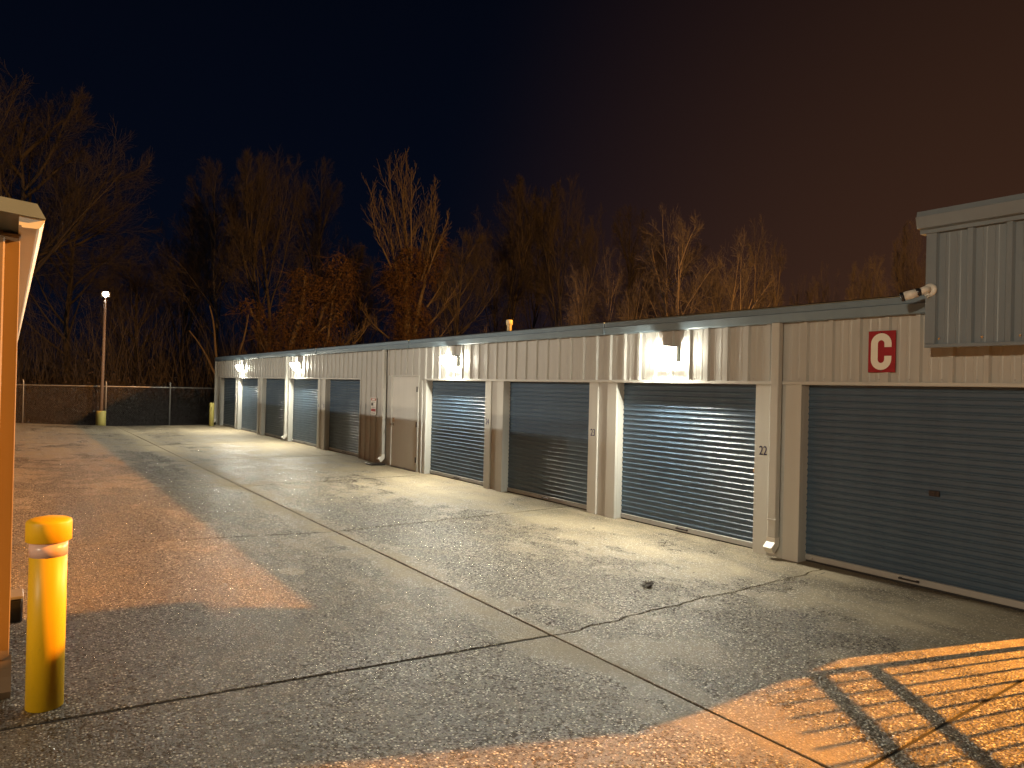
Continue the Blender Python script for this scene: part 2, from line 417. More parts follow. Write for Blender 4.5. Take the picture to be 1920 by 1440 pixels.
# ------------------------------------------------------------------ long storage building (C)
Y_S, Y_N = 2.03, 32.62
Z_H, Z_E = 2.06, 2.75                                # door header, underside of the gutter
REC = 0.135                                          # recess of the door curtains
A = thing('storage_building', (11.0, 17.3, 0.0), 'long beige ribbed-steel storage building with a row of blue roll-up doors', 'building')

def ribbed_y(b, x, y0, y1, z0, z1, ref, pitch=0.305, h=0.034, sgn=-1):
    """trapezoid-ribbed sheet in a plane x = const, ribs proud towards sgn"""
    ys = [(y0, 0.0)]
    k = math.ceil((y0 + 0.05 - ref) / pitch)
    while ref + k * pitch < y1 - 0.05:
        c = ref + k * pitch
        ys += [(c - 0.036, 0), (c - 0.021, h), (c + 0.021, h), (c + 0.036, 0)]
        for mth in (0.085, 0.18):                     # shallow stiffening beads
            if c + mth + 0.05 < y1: ys += [(c + mth, 0), (c + mth + 0.008, 0.003), (c + mth + 0.03, 0.003), (c + mth + 0.038, 0)]
        k += 1
    ys.append((y1, 0.0))
    b.sheet([[(x + sgn * d, y, z) for y, d in ys] for z in (z0, z1)])
    return b
def ribbed_x(b, y, x0, x1, z0, z1, ref, sgn=-1, pitch=0.305, h=0.030):
    xs = [(x0, 0.0)]; k = math.ceil((x0 + 0.05 - ref) / pitch)
    while ref + k * pitch < x1 - 0.05:
        c = ref + k * pitch; xs += [(c - 0.042, 0), (c - 0.018, h), (c + 0.018, h), (c + 0.042, 0)]; k += 1
    xs.append((x1, 0.0))
    b.sheet([[(x, y + sgn * d, z) for x, d in xs] for z in (z0, z1)])
    return b

OPEN = {'C': (2.36, 4.69), '22': (5.295, 7.70), '23': (8.31, 10.66), '24': (11.265, 13.60),
        '25': (17.165, 19.62), '26': (20.22, 22.83), '27': (23.30, 25.84), '28': (26.39, 29.03), '29': (29.51, 31.96)}
# ribbed wall over the doors, one sheet per bay between the downspouts
for y0, y1, ref in ((Y_S, 4.99, 4.65), (4.99, 13.86, 10.31), (13.86, 15.63, 10.31), (15.63, 23.05, 19.85), (23.05, Y_N, 19.85)):
    ribbed_y(MB(), D, y0, y1, (2.155 if y0 == 13.86 else Z_H), 2.80, ref).build('wall_panel', M['wall'], A)
# ribbed wall down to the ground: beside the service door and by the far doors
ribbed_y(MB(), D, 13.70, 13.86, -0.02, Z_H, 13.78).build('wall_panel', M['wall'], A)
MB().box(D, D + 0.02, 13.86, 13.93, -0.02, 2.155).build('wall_panel', M['wall'], A)
ribbed_y(MB(), D, 15.33, 15.63, -0.02, 2.155, 19.85).build('wall_panel', M['wall'], A)
ribbed_y(MB(), D, 15.63, 17.165, -0.02, Z_H, 19.85).build('wall_panel', M['wall'], A)
MB().box(D, D + 0.02, 31.96, Y_N, -0.02, Z_H).build('wall_panel', M['wall'], A)
MB().box(D, D + 0.02, Y_S, 2.36, -0.02, Z_H).build('wall_panel', M['wall'], A)
# header trims
for y0, y1 in ((Y_S, 4.94), (5.06, 13.64), (17.13, 22.92), (23.10, 32.05)):
    MB().bbox(D - 0.036, D + REC + 0.02, y0, y1, Z_H - 0.02, Z_H + 0.018, 0.004).build('header_trim', M['trim'], A)

# piers: two flanges proud of a narrow channel
names = ['C', '22', '23', '24']
def flange(y0, y1, ret):
    """front face y0..y1; ret = side on which it turns in to the door (+1: towards +y, -1: towards -y)"""
    b = MB()
    b.bbox(D - 0.022, D + 0.03, y0, y1, -0.03, Z_H - 0.02, 0.004)
    yr = y1 if ret > 0 else y0
    b.box(D + 0.03, D + REC + 0.05, *((yr - 0.03, yr) if ret > 0 else (yr, yr + 0.03)), -0.03, Z_H - 0.02)
    return b.build('door_jamb', M['trim'], A)
seq = ['C', '22', '23', '24']
for a, b_ in zip(seq[:-1], seq[1:]):
    y0, y1 = OPEN[a][1], OPEN[b_][0]
    flange(y0, y0 + 0.20, -1)        # its door lies towards -y
    flange(y1 - 0.20, y1, +1)
    MB().box(D + 0.004, D + 0.03, y0 + 0.20, y1 - 0.20, -0.03, Z_H - 0.02).build('pier_panel', M['wall'], A)
flange(OPEN['24'][1], OPEN['24'][1] + 0.10, -1)
seq = ['25', '26', '27', '28', '29']
flange(OPEN['25'][0] - 0.045, OPEN['25'][0], +1)
for a, b_ in zip(seq[:-1], seq[1:]):
    y0, y1 = OPEN[a][1], OPEN[b_][0]; w = (y1 - y0)
    flange(y0, y0 + w * 0.36, -1); flange(y1 - w * 0.33, y1, +1)
    MB().box(D + 0.004, D + 0.03, y0 + w * 0.36, y1 - w * 0.33, -0.03, Z_H - 0.02).build('pier_panel', M['wall'], A)
flange(OPEN['29'][1], OPEN['29'][1] + 0.22, -1)
flange(OPEN['C'][0] - 0.2, OPEN['C'][0], +1)
MB().bbox(D - 0.03, D + 0.1, 32.47, Y_N + 0.02, -0.03, Z_E, 0.004).build('corner_trim', M['trim'], A)

# roll-up doors: corrugated curtain > bottom bar, weather strip, handle, latch
def curtain(y0, y1):
    z, pts, per = 0.085, [], 0.0715
    while z < Z_H:
        pts += [(z, 0.0), (z + 0.036, 0.0), (z + 0.043, 0.006), (z + 0.050, 0.0125), (z + 0.057, 0.0125), (z + 0.064, 0.006)]
        z += per
    X = D + REC
    return MB().sheet([[(X - d, y, zz) for y in (y0 - 0.02, y1 + 0.02)] for zz, d in pts])
for k, (y0, y1) in OPEN.items():
    yc = (y0 + y1) / 2; X = D + REC; z0 = 0.0 if k != 'C' else 0.012
    dr = curtain(y0, y1).build('roll_up_door', M['door'], A)
    dr['label'] = 'slate blue corrugated roll-up door' if k != 'C' else 'wide dim slate blue roll-up door under the red C sign'
    MB().bbox(X - 0.030, X + 0.012, y0 + 0.01, y1 - 0.01, 0.035 + z0, 0.100 + z0, 0.004).build('bottom_bar', M['bar'], dr)
    MB().box(X - 0.020, X + 0.006, y0 + 0.012, y1 - 0.012, 0.012 + z0, 0.035 + z0).build('weather_strip', M['rubber'], dr)
    h = MB(); h.bbox(X - 0.062, X - 0.048, yc - 0.10, yc + 0.10, 0.060 + z0, 0.078 + z0, 0.004)
    for s_ in (-1, 1): h.box(X - 0.050, X - 0.0305, yc + s_ * 0.085 - 0.012, yc + s_ * 0.085 + 0.012, 0.058 + z0, 0.080 + z0)
    h.build('handle', M['hardware'], dr)
    lt = MB(); lz = 0.98
    yl = y0 + 0.06 if k != 'C' else y0 + 0.95
    lt.bbox(X - 0.030, X - 0.006, yl - 0.05, yl + 0.05, lz - 0.025, lz + 0.03, 0.004); lt.box(X - 0.045, X - 0.030, yl - 0.012, yl + 0.012, lz - 0.012, lz + 0.016)
    lt.build('latch', M['chrome'] if k == '22' else M['hardware'], dr)
    # bolts of the bottom bar
    for s_ in (y0 + 0.10, y1 - 0.10):
        MB().tube([(X - 0.0305, s_, 0.07), (X - 0.036, s_, 0.07)], 0.009, 8).build('bolt', M['chrome'], dr)
# dark interior behind everything
MB().box(D + REC + 0.06, D + REC + 0.1, Y_S + 0.05, Y_N - 0.05, -0.05, 2.78).build('inner_wall', M['wall'], A)

# screws along the header
sm = MB()
for y in np.arange(2.5, 32.4, 0.305):
    if 13.9 < y < 15.4: continue
    sm.tube([(D, y + 0.1, 2.105), (D - 0.007, y + 0.1, 2.105)], 0.006, 6)
o = sm.build('screws', M['galv'], A); o['kind'] = 'stuff'

# service door
sd = MB().bbox(D - 0.014, D + 0.03, 13.995, 15.262, 0.035, 2.115, 0.003).build('service_door', M['mandoor'], A)
sd['label'] = 'flush cream steel service door with dark hinges'
fr = MB(); fr.bbox(D - 0.032, D + 0.05, 13.93, 13.995, -0.02, 2.155, 0.004); fr.bbox(D - 0.032, D + 0.05, 15.262, 15.33, -0.02, 2.155, 0.004)
fr.bbox(D - 0.030, D + 0.05, 13.996, 15.261, 2.118, 2.155, 0.004)
fr.build('frame', M['trim'], sd)
for z in (0.28, 1.06, 1.84):
    MB().bbox(D - 0.040, D - 0.0325, 13.965, 14.02, z - 0.06, z + 0.06, 0.003).build('hinge', M['hardware'], sd)
kb = MB().lathe([(0.034, 0), (0.034, 0.006), (0.012, 0.010), (0.012, 0.045), (0.026, 0.052), (0.030, 0.066), (0.024, 0.078)], 0, 0, 16)
kb.xform(Matrix.Translation((D - 0.014, 15.18, 1.0)) @ Matrix.Rotation(-math.pi / 2, 4, 'Y')).build('door_knob', M['chrome'], sd)
lp = MB(); lp.bbox(D - 0.02, D - 0.0142, 15.13, 15.23, 1.06, 1.16, 0.002); lp.build('latch_guard', M['chrome'], sd)
th = MB().box(D - 0.05, D + 0.05, 13.996, 15.261, -0.02, 0.030).build('threshold', M['hardware'], sd)

# gutter and fascia
gp = [(D + 0.02, 2.955), (D - 0.095, 2.935), (D - 0.108, 2.925), (D - 0.108, 2.865), (D - 0.125, 2.852), (D - 0.098, 2.765), (D - 0.088, 2.755), (D + 0.02, 2.755)]
MB().prism(gp, 1, 3.215, Y_N + 0.10).build('gutter', M['fascia'], A)
for y in (7.9, 14.3, 20.2, 26.1): MB().bbox(D - 0.1275, D - 0.02, y, y + 0.012, 2.762, 2.938, 0.002).build('gutter_seam', M['fascia'], A)
# roof > vent pipe
rf = MB(); xs = []
XR = 16.4
rf.sheet([[(D - 0.02, y, 2.957), ((D + XR) / 2, y, 2.957 + 0.083 * (XR - D) / 2), (XR + 0.1, y, 2.957)] for y in (Y_S - 0.05, Y_N + 0.1)])
for y in np.arange(Y_S + 0.3, Y_N, 0.61):
    rf.sheet([[(D + 1.7, yy, 2.957 + d + 0.141), ((D + XR) / 2, yy, 2.957 + d + 0.083 * (XR - D) / 2), (XR + 0.1, yy, 2.957 + d)] for yy, d in ((y - 0.03, 0.002), (y - 0.012, 0.045), (y + 0.012, 0.045), (y + 0.03, 0.002))])
roof = rf.build('roof', M['roof'], A)
vx, vy = 8.55, 12.24
vp = MB().lathe([(0.047, 3.02), (0.047, 3.225), (0.052, 3.228), (0.052, 3.245), (0.068, 3.248), (0.068, 3.340), (0.060, 3.350), (0.02, 3.352)], vx, vy, 20)
vp.build('vent_pipe', M['pvc'], roof)
MB().lathe([(0.13, 2.99), (0.12, 3.06), (0.052, 3.085)], vx, vy, 20).build('pipe_boot', M['rubber'], roof)
# back and ends of the building
ribbed_y(MB(), XR, Y_S, Y_N, -0.1, 2.95, 4.65, sgn=1).build('wall_panel', M['wall'], A)
for y, sg in ((Y_S, -1), (Y_N, 1)):
    ribbed_x(MB(), y, D + 0.1 if sg > 0 else D, XR, -0.1, 2.95, 8.0, sgn=sg).build('wall_panel', M['wall'], A)
    MB().add([(D, y, 2.95), (XR, y, 2.95), ((D + XR) / 2, y, 2.95 + 0.083 * (XR - D) / 2)], [(0, 1, 2)]).build('gable', M['wall'], A)

# downspouts: square pipe, straps, elbow kicked out at the foot
def downspout(y, parent, x=D, w=0.105, dp=0.085, top=2.76, z0=0.0, px=-1):
    b = MB(); xo = x + px * dp
    b.bbox(min(x + px * 0.004, xo), max(x + px * 0.004, xo), y - w / 2, y + w / 2, 0.26 + z0, top, 0.008)
    d = b.build('downspout', M['trim'], parent)
    st = MB().bbox(min(x + px * 0.002, xo + px * 0.004), max(x + px * 0.002, xo + px * 0.004), y - w / 2 - 0.004, y + w / 2 + 0.004, 0.455 + z0, 0.475 + z0, 0.002)
    st.build('strap', M['trim'], d)
    e = MB(); c = x + px * dp / 2
    # elbow: swept square section turning outwards by 55 degrees
    pth = [(c, 0.265 + z0, 0), (c + px * 0.004, 0.185 + z0, 30), (c + px * 0.085, 0.115 + z0, 50)]
    rows = []
    for X, Z, a in pth:
        a = math.radians(a); u = Vector((math.cos(a) * -px, 0, math.sin(a) * -1)) * (-1); hw = dp / 2 + 0.003
        n_ = Vector((math.cos(a), 0, math.sin(a) * px * 1.0))
        rows.append([(X + sx_ * n_.x * hw, y + sy_ * (w / 2 + 0.003), Z + sx_ * n_.z * hw) for sx_, sy_ in ((-1, -1), (1, -1), (1, 1), (-1, 1), (-1, -1))])
    e.sheet(rows); e.add(rows[-1][:4], [(0, 1, 2, 3)])
    e.build('elbow', M['white'], d)
    return d
for y in (4.985, 15.62, 22.98): downspout(y, A, x=D - 0.024 if y < 10 or y > 20 else D - 0.03)
downspout(Y_N - 0.02, A, x=D - 0.032)
# damp dark splash mark plate under the middle downspout
MB().bbox(D - 0.42, D - 0.06, 15.45, 15.80, zg(7.2) + 0.004, zg(7.2) + 0.035, 0.008).build('splash_block', M['hardware'], A)

# raised parapet box at the south corner
PX, PY0, PY1, PZ0, PZ1 = 6.99, 1.60, 3.185, 2.40, 3.50
pp = ribbed_y(MB(), PX, PY0, PY1, PZ0 + 0.02, PZ1, 2.82, h=0.034)
parapet = pp.build('parapet', M['parapet'], A); parapet['label'] = 'blue-grey ribbed parapet box projecting over the wall'
q = MB(); q.box(PX + 0.002, D - 0.012, PY1 - 0.012, PY1, PZ0 + 0.02, PZ1); q.box(PX + 0.012, D + 2.0, PY0, PY0 + 0.012, PZ0 + 0.02, PZ1); q.box(D + 0.45, D + 0.5, PY0 + 0.02, PY1 - 0.012, 2.9, PZ1)
q.build('return_panel', M['parapet'], parapet)
MB().box(PX + 0.01, D + 0.3, PY0 + 0.012, PY1 - 0.014, PZ1 - 0.01, PZ1 + 0.12).build('parapet_deck', M['roof'], parapet)
MB().box(PX + 0.01, D - 0.032, PY0 + 0.015, PY1 - 0.013, PZ0 + 0.022, PZ0 + 0.030).build('soffit', M['parapet'], parapet)
MB().bbox(PX - 0.042, PX + 0.012, PY0 - 0.01, PY1 + 0.004, PZ0 - 0.008, PZ0 + 0.026, 0.003).build('bottom_trim', M['parapet'], parapet)
MB().bbox(PX - 0.038, PX + 0.05, PY1 - 0.085, PY1 + 0.006, PZ0 + 0.028, PZ1, 0.003).build('corner_trim', M['parapet'], parapet)
fp = [(PX + 0.05, 3.455), (PX - 0.055, 3.455), (PX - 0.055, 3.492), (PX - 0.120, 3.497), (PX - 0.148, 3.600), (PX - 0.132, 3.605), (PX - 0.118, 3.655), (PX + 0.05, 3.675)]
MB().prism(fp, 1, PY0 - 0.14, PY1 + 0.055).build('coping', M['parapet'], parapet)
MB().box(PX + 0.05, D + 0.6, PY0 - 0.14, PY1 + 0.05, 3.60, 3.672).build('coping', M['parapet'], parapet)
for y in (3.075, 2.72, 2.43, 2.12, 1.82):
    MB().tube([(PX - 0.002, y, PZ0 + 0.075), (PX - 0.012, y, PZ0 + 0.075)], 0.010, 8).build('bolt', M['chrome'], parapet)

# unit numbers painted on the piers
def text_mesh(txt, size, sx=0.8):
    cu = bpy.data.curves.new('t', 'FONT'); cu.body = txt; cu.size = size; cu.align_x = 'CENTER'; cu.align_y = 'CENTER'; cu.extrude = 0.0008
    ob = bpy.data.objects.new('t', cu); COL.objects.link(ob)
    dg = bpy.context.evaluated_depsgraph_get(); me = bpy.data.meshes.new_from_object(ob.evaluated_get(dg))
    bpy.data.objects.remove(ob)
    b = MB(); b.add([(v.co.x * sx, v.co.y, v.co.z) for v in me.vertices], [tuple(p.vertices) for p in me.polygons]); bpy.data.meshes.remove(me)
    return b
WALLROT = Matrix(((0, 0, -1, 0), (-1, 0, 0, 0), (0, 1, 0, 0), (0, 0, 0, 1)))   # text x -> -y, text y -> z, normal -> -x
for txt, y, z in (('22', 5.175, 1.245), ('23', 8.205, 1.262), ('24', 10.858 + 0.31, 1.272)):
    if txt == '24': y = 11.17
    s = 0.155
    b = text_mesh(txt, s, 0.72)
    b.v += [(x + 0.003, yy, zz) for x, yy, zz in b.v]; nf = len(b.v) // 2; b.f += [tuple(i + nf for i in f) for f in b.f]; b.sm += b.sm
    b.xform(Matrix.Translation((D - 0.0229, y, z)) @ WALLROT).build('unit_number', M['navy'], A)
for txt, y in (('26', 20.12), ('25', 19.70), ('28', 26.30), ('29', 29.43)):
    text_mesh(txt, 0.13, 0.72).xform(Matrix.Translation((D - 0.0229, y, 1.27)) @ WALLROT).build('unit_number', M['navy'], A)

# ------------------------------------------------------------------ wall lights
def wall_light(y, label):
    t = thing('wall_light', (D, y, 2.42), label, 'wall light', 'white wall lights over the roll-up doors')
    w = 0.18
    h = MB(); h.bbox(D - 0.105, D - 0.031, y - w + 0.02, y + w - 0.02, 2.330, 2.545, 0.012)
    h.bbox(D - 0.290, D - 0.10, y - w, y + w, 2.522, 2.535, 0.004)
    h.build('housing', M['housing'], t)
    # bowed prismatic lens hung under the hood
    prof = [(D - 0.107, 2.520), (D - 0.280, 2.520), (D - 0.274, 2.485), (D - 0.254, 2.43), (D - 0.218, 2.375), (D - 0.165, 2.321), (D - 0.107, 2.320)]
    ln_ = MB().sheet([[(px_, yy, pz_) for px_, pz_ in prof[1:6]] for yy in (y - w + 0.012, y + w - 0.012)]).build('lens', M['lens'], t)
    MB().sheet([[(px_, yy, pz_) for px_, pz_ in prof[5:]] for yy in (y - w + 0.012, y + w - 0.012)]).build('lower_lens', M['lower'], ln_)
    for yy in (y - w + 0.012, y + w - 0.012):
        MB().add([(px_, yy, pz_) for px_, pz_ in prof], [tuple(range(len(prof)))]).build('cheek', M['cheek'], ln_)
wall_light(6.66, 'lit white wall light over the blue door beside the red sign bay')
wall_light(12.40, 'lit white wall light over the door next to the cream service door')
wall_light(21.80, 'lit white wall light two doors past the small notice')
wall_light(28.30, 'lit white wall light closest to the faded yellow bollard')

# ------------------------------------------------------------------ red C sign
sg = thing('letter_sign', (D - 0.03, 3.78, 2.18), 'red sign with a white letter C on the beige wall', 'sign')
MB().bbox(D - 0.040, D - 0.031, 3.640, 3.920, 2.178, 2.606, 0.002).build('plate', M['red'], sg)
cy, cz, a, b2, wd = 3.785, 2.392, 0.070, 0.150, 0.036
path = []
for k in range(13):                                  # from upper right terminal round the left side to the lower one
    t = math.radians(0 + 180 * k / 12); path.append((math.cos(t) * a, b2 - a + math.sin(t) * a * 1.05))
path = [(a, b2 - a - 0.035)] + path
path += [(-x if False else x, -z) for x, z in reversed(path)]
c = MB(); rows = []
pv = [Vector(p) for p in path]
for i, p in enumerate(pv):
    t = (pv[min(i + 1, len(pv) - 1)] - pv[max(i - 1, 0)]).normalized(); n_ = Vector((-t.y, t.x))
    hw = wd
    rows.append([(D - 0.0425, cy - (p + n_ * s_ * hw).x, cz + (p + n_ * s_ * hw).y) for s_ in (-1, 1)])
c.sheet(rows); c.build('letter', M['letter'], sg)
MB().tube([(D - 0.040, 3.78, 2.590), (D - 0.045, 3.78, 2.590)], 0.006, 8).build('screw', M['hardware'], sg)
MB().tube([(D - 0.040, 3.78, 2.195), (D - 0.045, 3.78, 2.195)], 0.006, 8).build('screw', M['hardware'], sg)

# ------------------------------------------------------------------ small notice
nt_ = thing('notice', (D - 0.034, 16.26, 1.18), 'small white and red notice screwed to the ribbed wall', 'notice')
MB().box(D - 0.040, D - 0.033, 16.10, 16.42, 1.18, 1.595).build('plate', M['notice'], nt_)
for mt_, y0, y1, z0, z1 in (('notice_red', 16.115, 16.40, 1.525, 1.58), ('notice_dark', 16.275, 16.39, 1.40, 1.47), ('notice_red', 16.13, 16.39, 1.26, 1.325)):
    MB().box(D - 0.0425, D - 0.0402, y0, y1, z0, z1).build('printed_panel', M[mt_], nt_)
for i, z in enumerate((1.497, 1.482, 1.365, 1.35, 1.225, 1.21)):
    MB().box(D - 0.0415, D - 0.0402, 16.14 + 0.02 * (i % 2), 16.38, z - 0.003, z + 0.003).build('printed_line', M['notice_dark'], nt_)
MB().box(D - 0.0450, D - 0.0427, 16.17, 16.34, 1.537, 1.567).build('printed_panel', M['notice'], nt_)

# ------------------------------------------------------------------ security camera on the parapet
sc_ = thing('security_camera', (PX - 0.04, 3.155, 2.93), 'white bullet security camera on the corner of the parapet', 'camera')
pl = MB().lathe([(0.062, 0), (0.062, 0.012), (0.052, 0.024), (0.02, 0.026)], 0, 0, 24)
base = Vector((PX - 0.039, 3.148, 2.925))
pl.xform(Matrix.Translation(base) @ Matrix.Rotation(-math.pi / 2, 4, 'Y')).build('mount', M['white'], sc_)
e1 = base + Vector((-0.075, 0.055, -0.018))
MB().tube([base + Vector((-0.02, 0, 0)), base + Vector((-0.05, 0.02, 0.004)), e1], [0.032, 0.034, 0.034], 16).build('arm', M['white'], sc_)
jt = MB().lathe([(0.01, -0.038), (0.03, -0.03), (0.039, -0.01), (0.039, 0.01), (0.03, 0.03), (0.01, 0.038)], 0, 0, 18)
jt.xform(Matrix.Translation(e1 + Vector((-0.01, 0.012, -0.002)))).build('joint', M['black'], sc_)
d_ = Vector((-0.45, 0.85, -0.27)).normalized()
b0 = e1 + d_ * 0.02; b1 = e1 + d_ * 0.135
bd = MB().tube([b0, b1], 0.041, 20).build('body', M['white'], sc_)
MB().tube([b1, b1 + d_ * 0.02, b1 + d_ * 0.03], [0.045, 0.045, 0.036], 20).build('lens_ring', M['black'], bd)
MB().tube([base + Vector((-0.02, -0.01, -0.03)), base + Vector((-0.05, 0.0, -0.075)), base + Vector((-0.03, 0.01, -0.05))], 0.006, 8).build('cable', M['white'], sc_)

# ------------------------------------------------------------------ building across the aisle (its corner shows on the left)
BY, BX = 4.95, 0.0
B = thing('storage_building', (-4.5, 17.0, 0.165), 'tan ribbed-steel storage building corner with rake overhang beside the capped yellow bollard', 'building')
ribbed_x(MB(), BY, -9.0, BX - 0.05, 0.0, 2.74, -0.035 - 0.305, sgn=-1).build('wall_panel', M['tan'], B)
ribbed_y(MB(), BX, BY + 0.06, 31.8, 0.0, 2.74, 5.25, sgn=1, h=0.026).build('wall_panel', M['tan'], B)
ribbed_x(MB(), 31.8, -9.0, BX, 0.0, 2.74, 0.0, sgn=1).build('wall_panel', M['tan'], B)
MB().box(-9.05, -9.0, BY, 31.8, 0.0, 2.8).build('wall_panel', M['tan'], B)
MB().bbox(BX - 0.065, BX + 0.030, BY - 0.034, BY + 0.062, 0.15, 2.735, 0.004).build('corner_trim', M['tan'], B)
rb = MB(); RB = -4.5; ZB = 2.852
rb.sheet([[(BX + 0.04, y, ZB), (RB, y, ZB + 0.083 * 4.5), (-9.1, y, ZB)] for y in (BY - 0.34, 31.9)])
rb.build('roof', M['roof'], B)
for y in (BY, 31.8): MB().add([(BX - 0.05, y, 2.74), (-9.0, y, 2.74), (-9.0, y, ZB - 0.012), (RB, y, ZB - 0.012 + 0.083 * 4.5), (BX - 0.05, y, ZB - 0.012)], [(0, 1, 2, 3, 4)]).build('gable', M['tan'], B)
# rake fascia (its lower end closes the gutter) and soffit over the end wall
rise = 0.083 * 4.5
MB().prism([(BX + 0.098, ZB), (RB, ZB + rise), (-9.1, ZB), (-9.1, ZB - 0.07), (RB, ZB + rise - 0.07), (BX + 0.06, ZB - 0.072), (BX + 0.139, ZB - 0.076)], 1, BY - 0.37, BY - 0.345).build('rake_fascia', M['fascia'], B)
sf = MB().sheet([[(BX + xe, y, z), (RB, y, z + rise), (-9.1, y, z)] for y, z, xe in ((BY - 0.344, ZB - 0.068, 0.105), (BY + 0.02, ZB - 0.112, 0.03))])
sf.build('soffit', M['fascia'], B)
gB = [(BX + 0.02, ZB - 0.004), (BX + 0.096, ZB - 0.006), (BX + 0.136, ZB - 0.076), (BX + 0.132, ZB - 0.092), (BX + 0.112, ZB - 0.125), (BX + 0.100, ZB - 0.130), (BX + 0.032, ZB - 0.130), (BX + 0.032, ZB - 0.12), (BX + 0.02, ZB - 0.12)]
MB().prism(gB, 1, BY - 0.344, 31.9).build('gutter', M['white'], B)
dsb = MB().bbox(-0.135, -0.04, BY - 0.115, BY - 0.036, 0.42, 2.70, 0.008).build('downspout', M['tan'], B)
eb = MB()
rows = []
for Yc, Z, a_ in ((BY - 0.075, 0.43, 0), (BY - 0.082, 0.37, 20), (BY - 0.12, 0.32, 45), (BY - 0.21, 0.26, 55)):
    a_ = math.radians(a_)
    rows.append([(-0.0875 + sx_ * 0.051, Yc + sy_ * math.cos(a_) * 0.043, Z + sy_ * -math.sin(a_) * 0.043) for sx_, sy_ in ((-1, -1), (1, -1), (1, 1), (-1, 1), (-1, -1))])
eb.sheet(rows); eb.add(rows[-1][:4], [(0, 1, 2, 3)]); eb.xform(Matrix.Translation((0.078, 0, -0.085))).build('elbow', M['tan'], dsb)
bx = MB(); bx.bbox(0.028, 0.105, 5.78, 5.98, 0.27, 0.43, 0.012)
bxo = bx.build('outlet_box', M['black'], B)
MB().bbox(0.027, 0.108, 5.775, 5.985, 0.431, 0.452, 0.004).build('lid', M['galv'], bxo)

# ------------------------------------------------------------------ bollards
bo = thing('bollard', (0.19, 4.55, 0.165), 'bright yellow bollard with domed cap and pale reflective band beside the tan corner', 'bollard')
zb = 0.160
MB().lathe([(0.088, zb), (0.088, zb + 0.99)], 0.19, 4.55, 32).build('post', M['yellow'], bo)
MB().lathe([(0.0895, zb + 0.81), (0.0895, zb + 0.885)], 0.19, 4.55, 32).build('reflective_band', M['reflective'], bo)
MB().lathe([(0.094, zb + 0.885), (0.107, zb + 0.892), (0.107, zb + 0.988), (0.1035, zb + 0.999), (0.085, zb + 1.008), (0.04, zb + 1.017), (0.01, zb + 1.018)], 0.19, 4.55, 32).build('cap', M['yellow'], bo)
b3 = MB().lathe([(0.095, -0.05), (0.095, 0.94), (0.085, 0.985), (0.04, 1.0)], 6.91, 31.45, 20).build('bollard', M['yellow_old'], loc=(6.91, 31.45, 0))
tag(b3, 'faded yellow bollard at the far corner of the long building', 'bollard')

# ------------------------------------------------------------------ lamp posts
def flood_post():
    x, y = 3.02, 32.9
    t = thing('lamp_post', (x, y, -0.1), 'tall lamp post with a glaring white floodlight by the fence', 'lamp post')
    MB().lathe([(0.18, -0.16), (0.18, 0.57), (0.165, 0.595)], x, y, 20).build('pedestal', M['yellow_old'], t)
    MB().tube([(x, y, 0.59), (x + 0.03, y, 3), (x + 0.045, y, 5.18)], [0.07, 0.06, 0.05], 12).build('pole', M['pole'], t)
    h = MB(); h.bbox(x - 0.12, x + 0.20, y - 0.16, y + 0.08, 5.17, 5.39, 0.02)
    h.build('head', M['housing'], t)
    MB().tube([(x + 0.04, y - 0.161, 5.28), (x + 0.04, y - 0.164, 5.28), (x + 0.04, y - 0.170, 5.28)], [0.10, 0.10, 0.08], 20).build('lens', M['flood'], t)
flood_post()
def off_post(x, y, z, power, colr, label, head_to, aim=None):
    t = thing('street_lamp', (x, y, -0.17), label, 'street lamp')
    hv = Vector(head_to).normalized()
    MB().tube([(x - hv.x * 1.6, y - hv.y * 1.6, -0.17), (x - hv.x * 1.6, y - hv.y * 1.6, z + 0.1)], [0.09, 0.06], 10).build('pole', M['pole'], t)
    MB().tube([(x - hv.x * 1.6, y - hv.y * 1.6, z), (x - hv.x * 0.2, y - hv.y * 0.2, z + 0.30)], 0.035, 8).build('arm', M['galv'], t)
    h = MB(); h.bbox(x - 0.30, x + 0.30, y - 0.30, y + 0.30, z + 0.24, z + 0.38, 0.03); h.build('head', M['housing'], t)
    ld = bpy.data.lights.new('lamp', 'SPOT' if aim else 'POINT'); ld.energy = power; ld.color = colr; ld.shadow_soft_size = 0.085
    lo = bpy.data.objects.new('lamp', ld); COL.objects.link(lo); lo.location = (x, y, z)
    if aim:                                          # shielded head: throws one way only
        ld.spot_size = math.radians(62); ld.spot_blend = 0.5
        lo.rotation_euler = (Vector(aim) - Vector((x, y, z))).to_track_quat('-Z', 'Y').to_euler()
    return t
off_post(20.05, -2.2, 10.0, P_SODIUM_RIGHT, SODIUM, 'tall orange sodium street lamp behind the long building', (-0.5, 0.85, 0))
off_post(-16.0, -4.0, 6.0, P_SODIUM_LEFT, WARM_LEFT, 'warm white street lamp over the parking left of the drive', (1, 0.2, 0))
off_post(-14.0, 17.0, 6.13, P_WHITE_LEFT, (1.0, 0.97, 0.84), 'white street lamp behind the tan building', (1, 0, 0), (7.4, 19.0, 2.0))

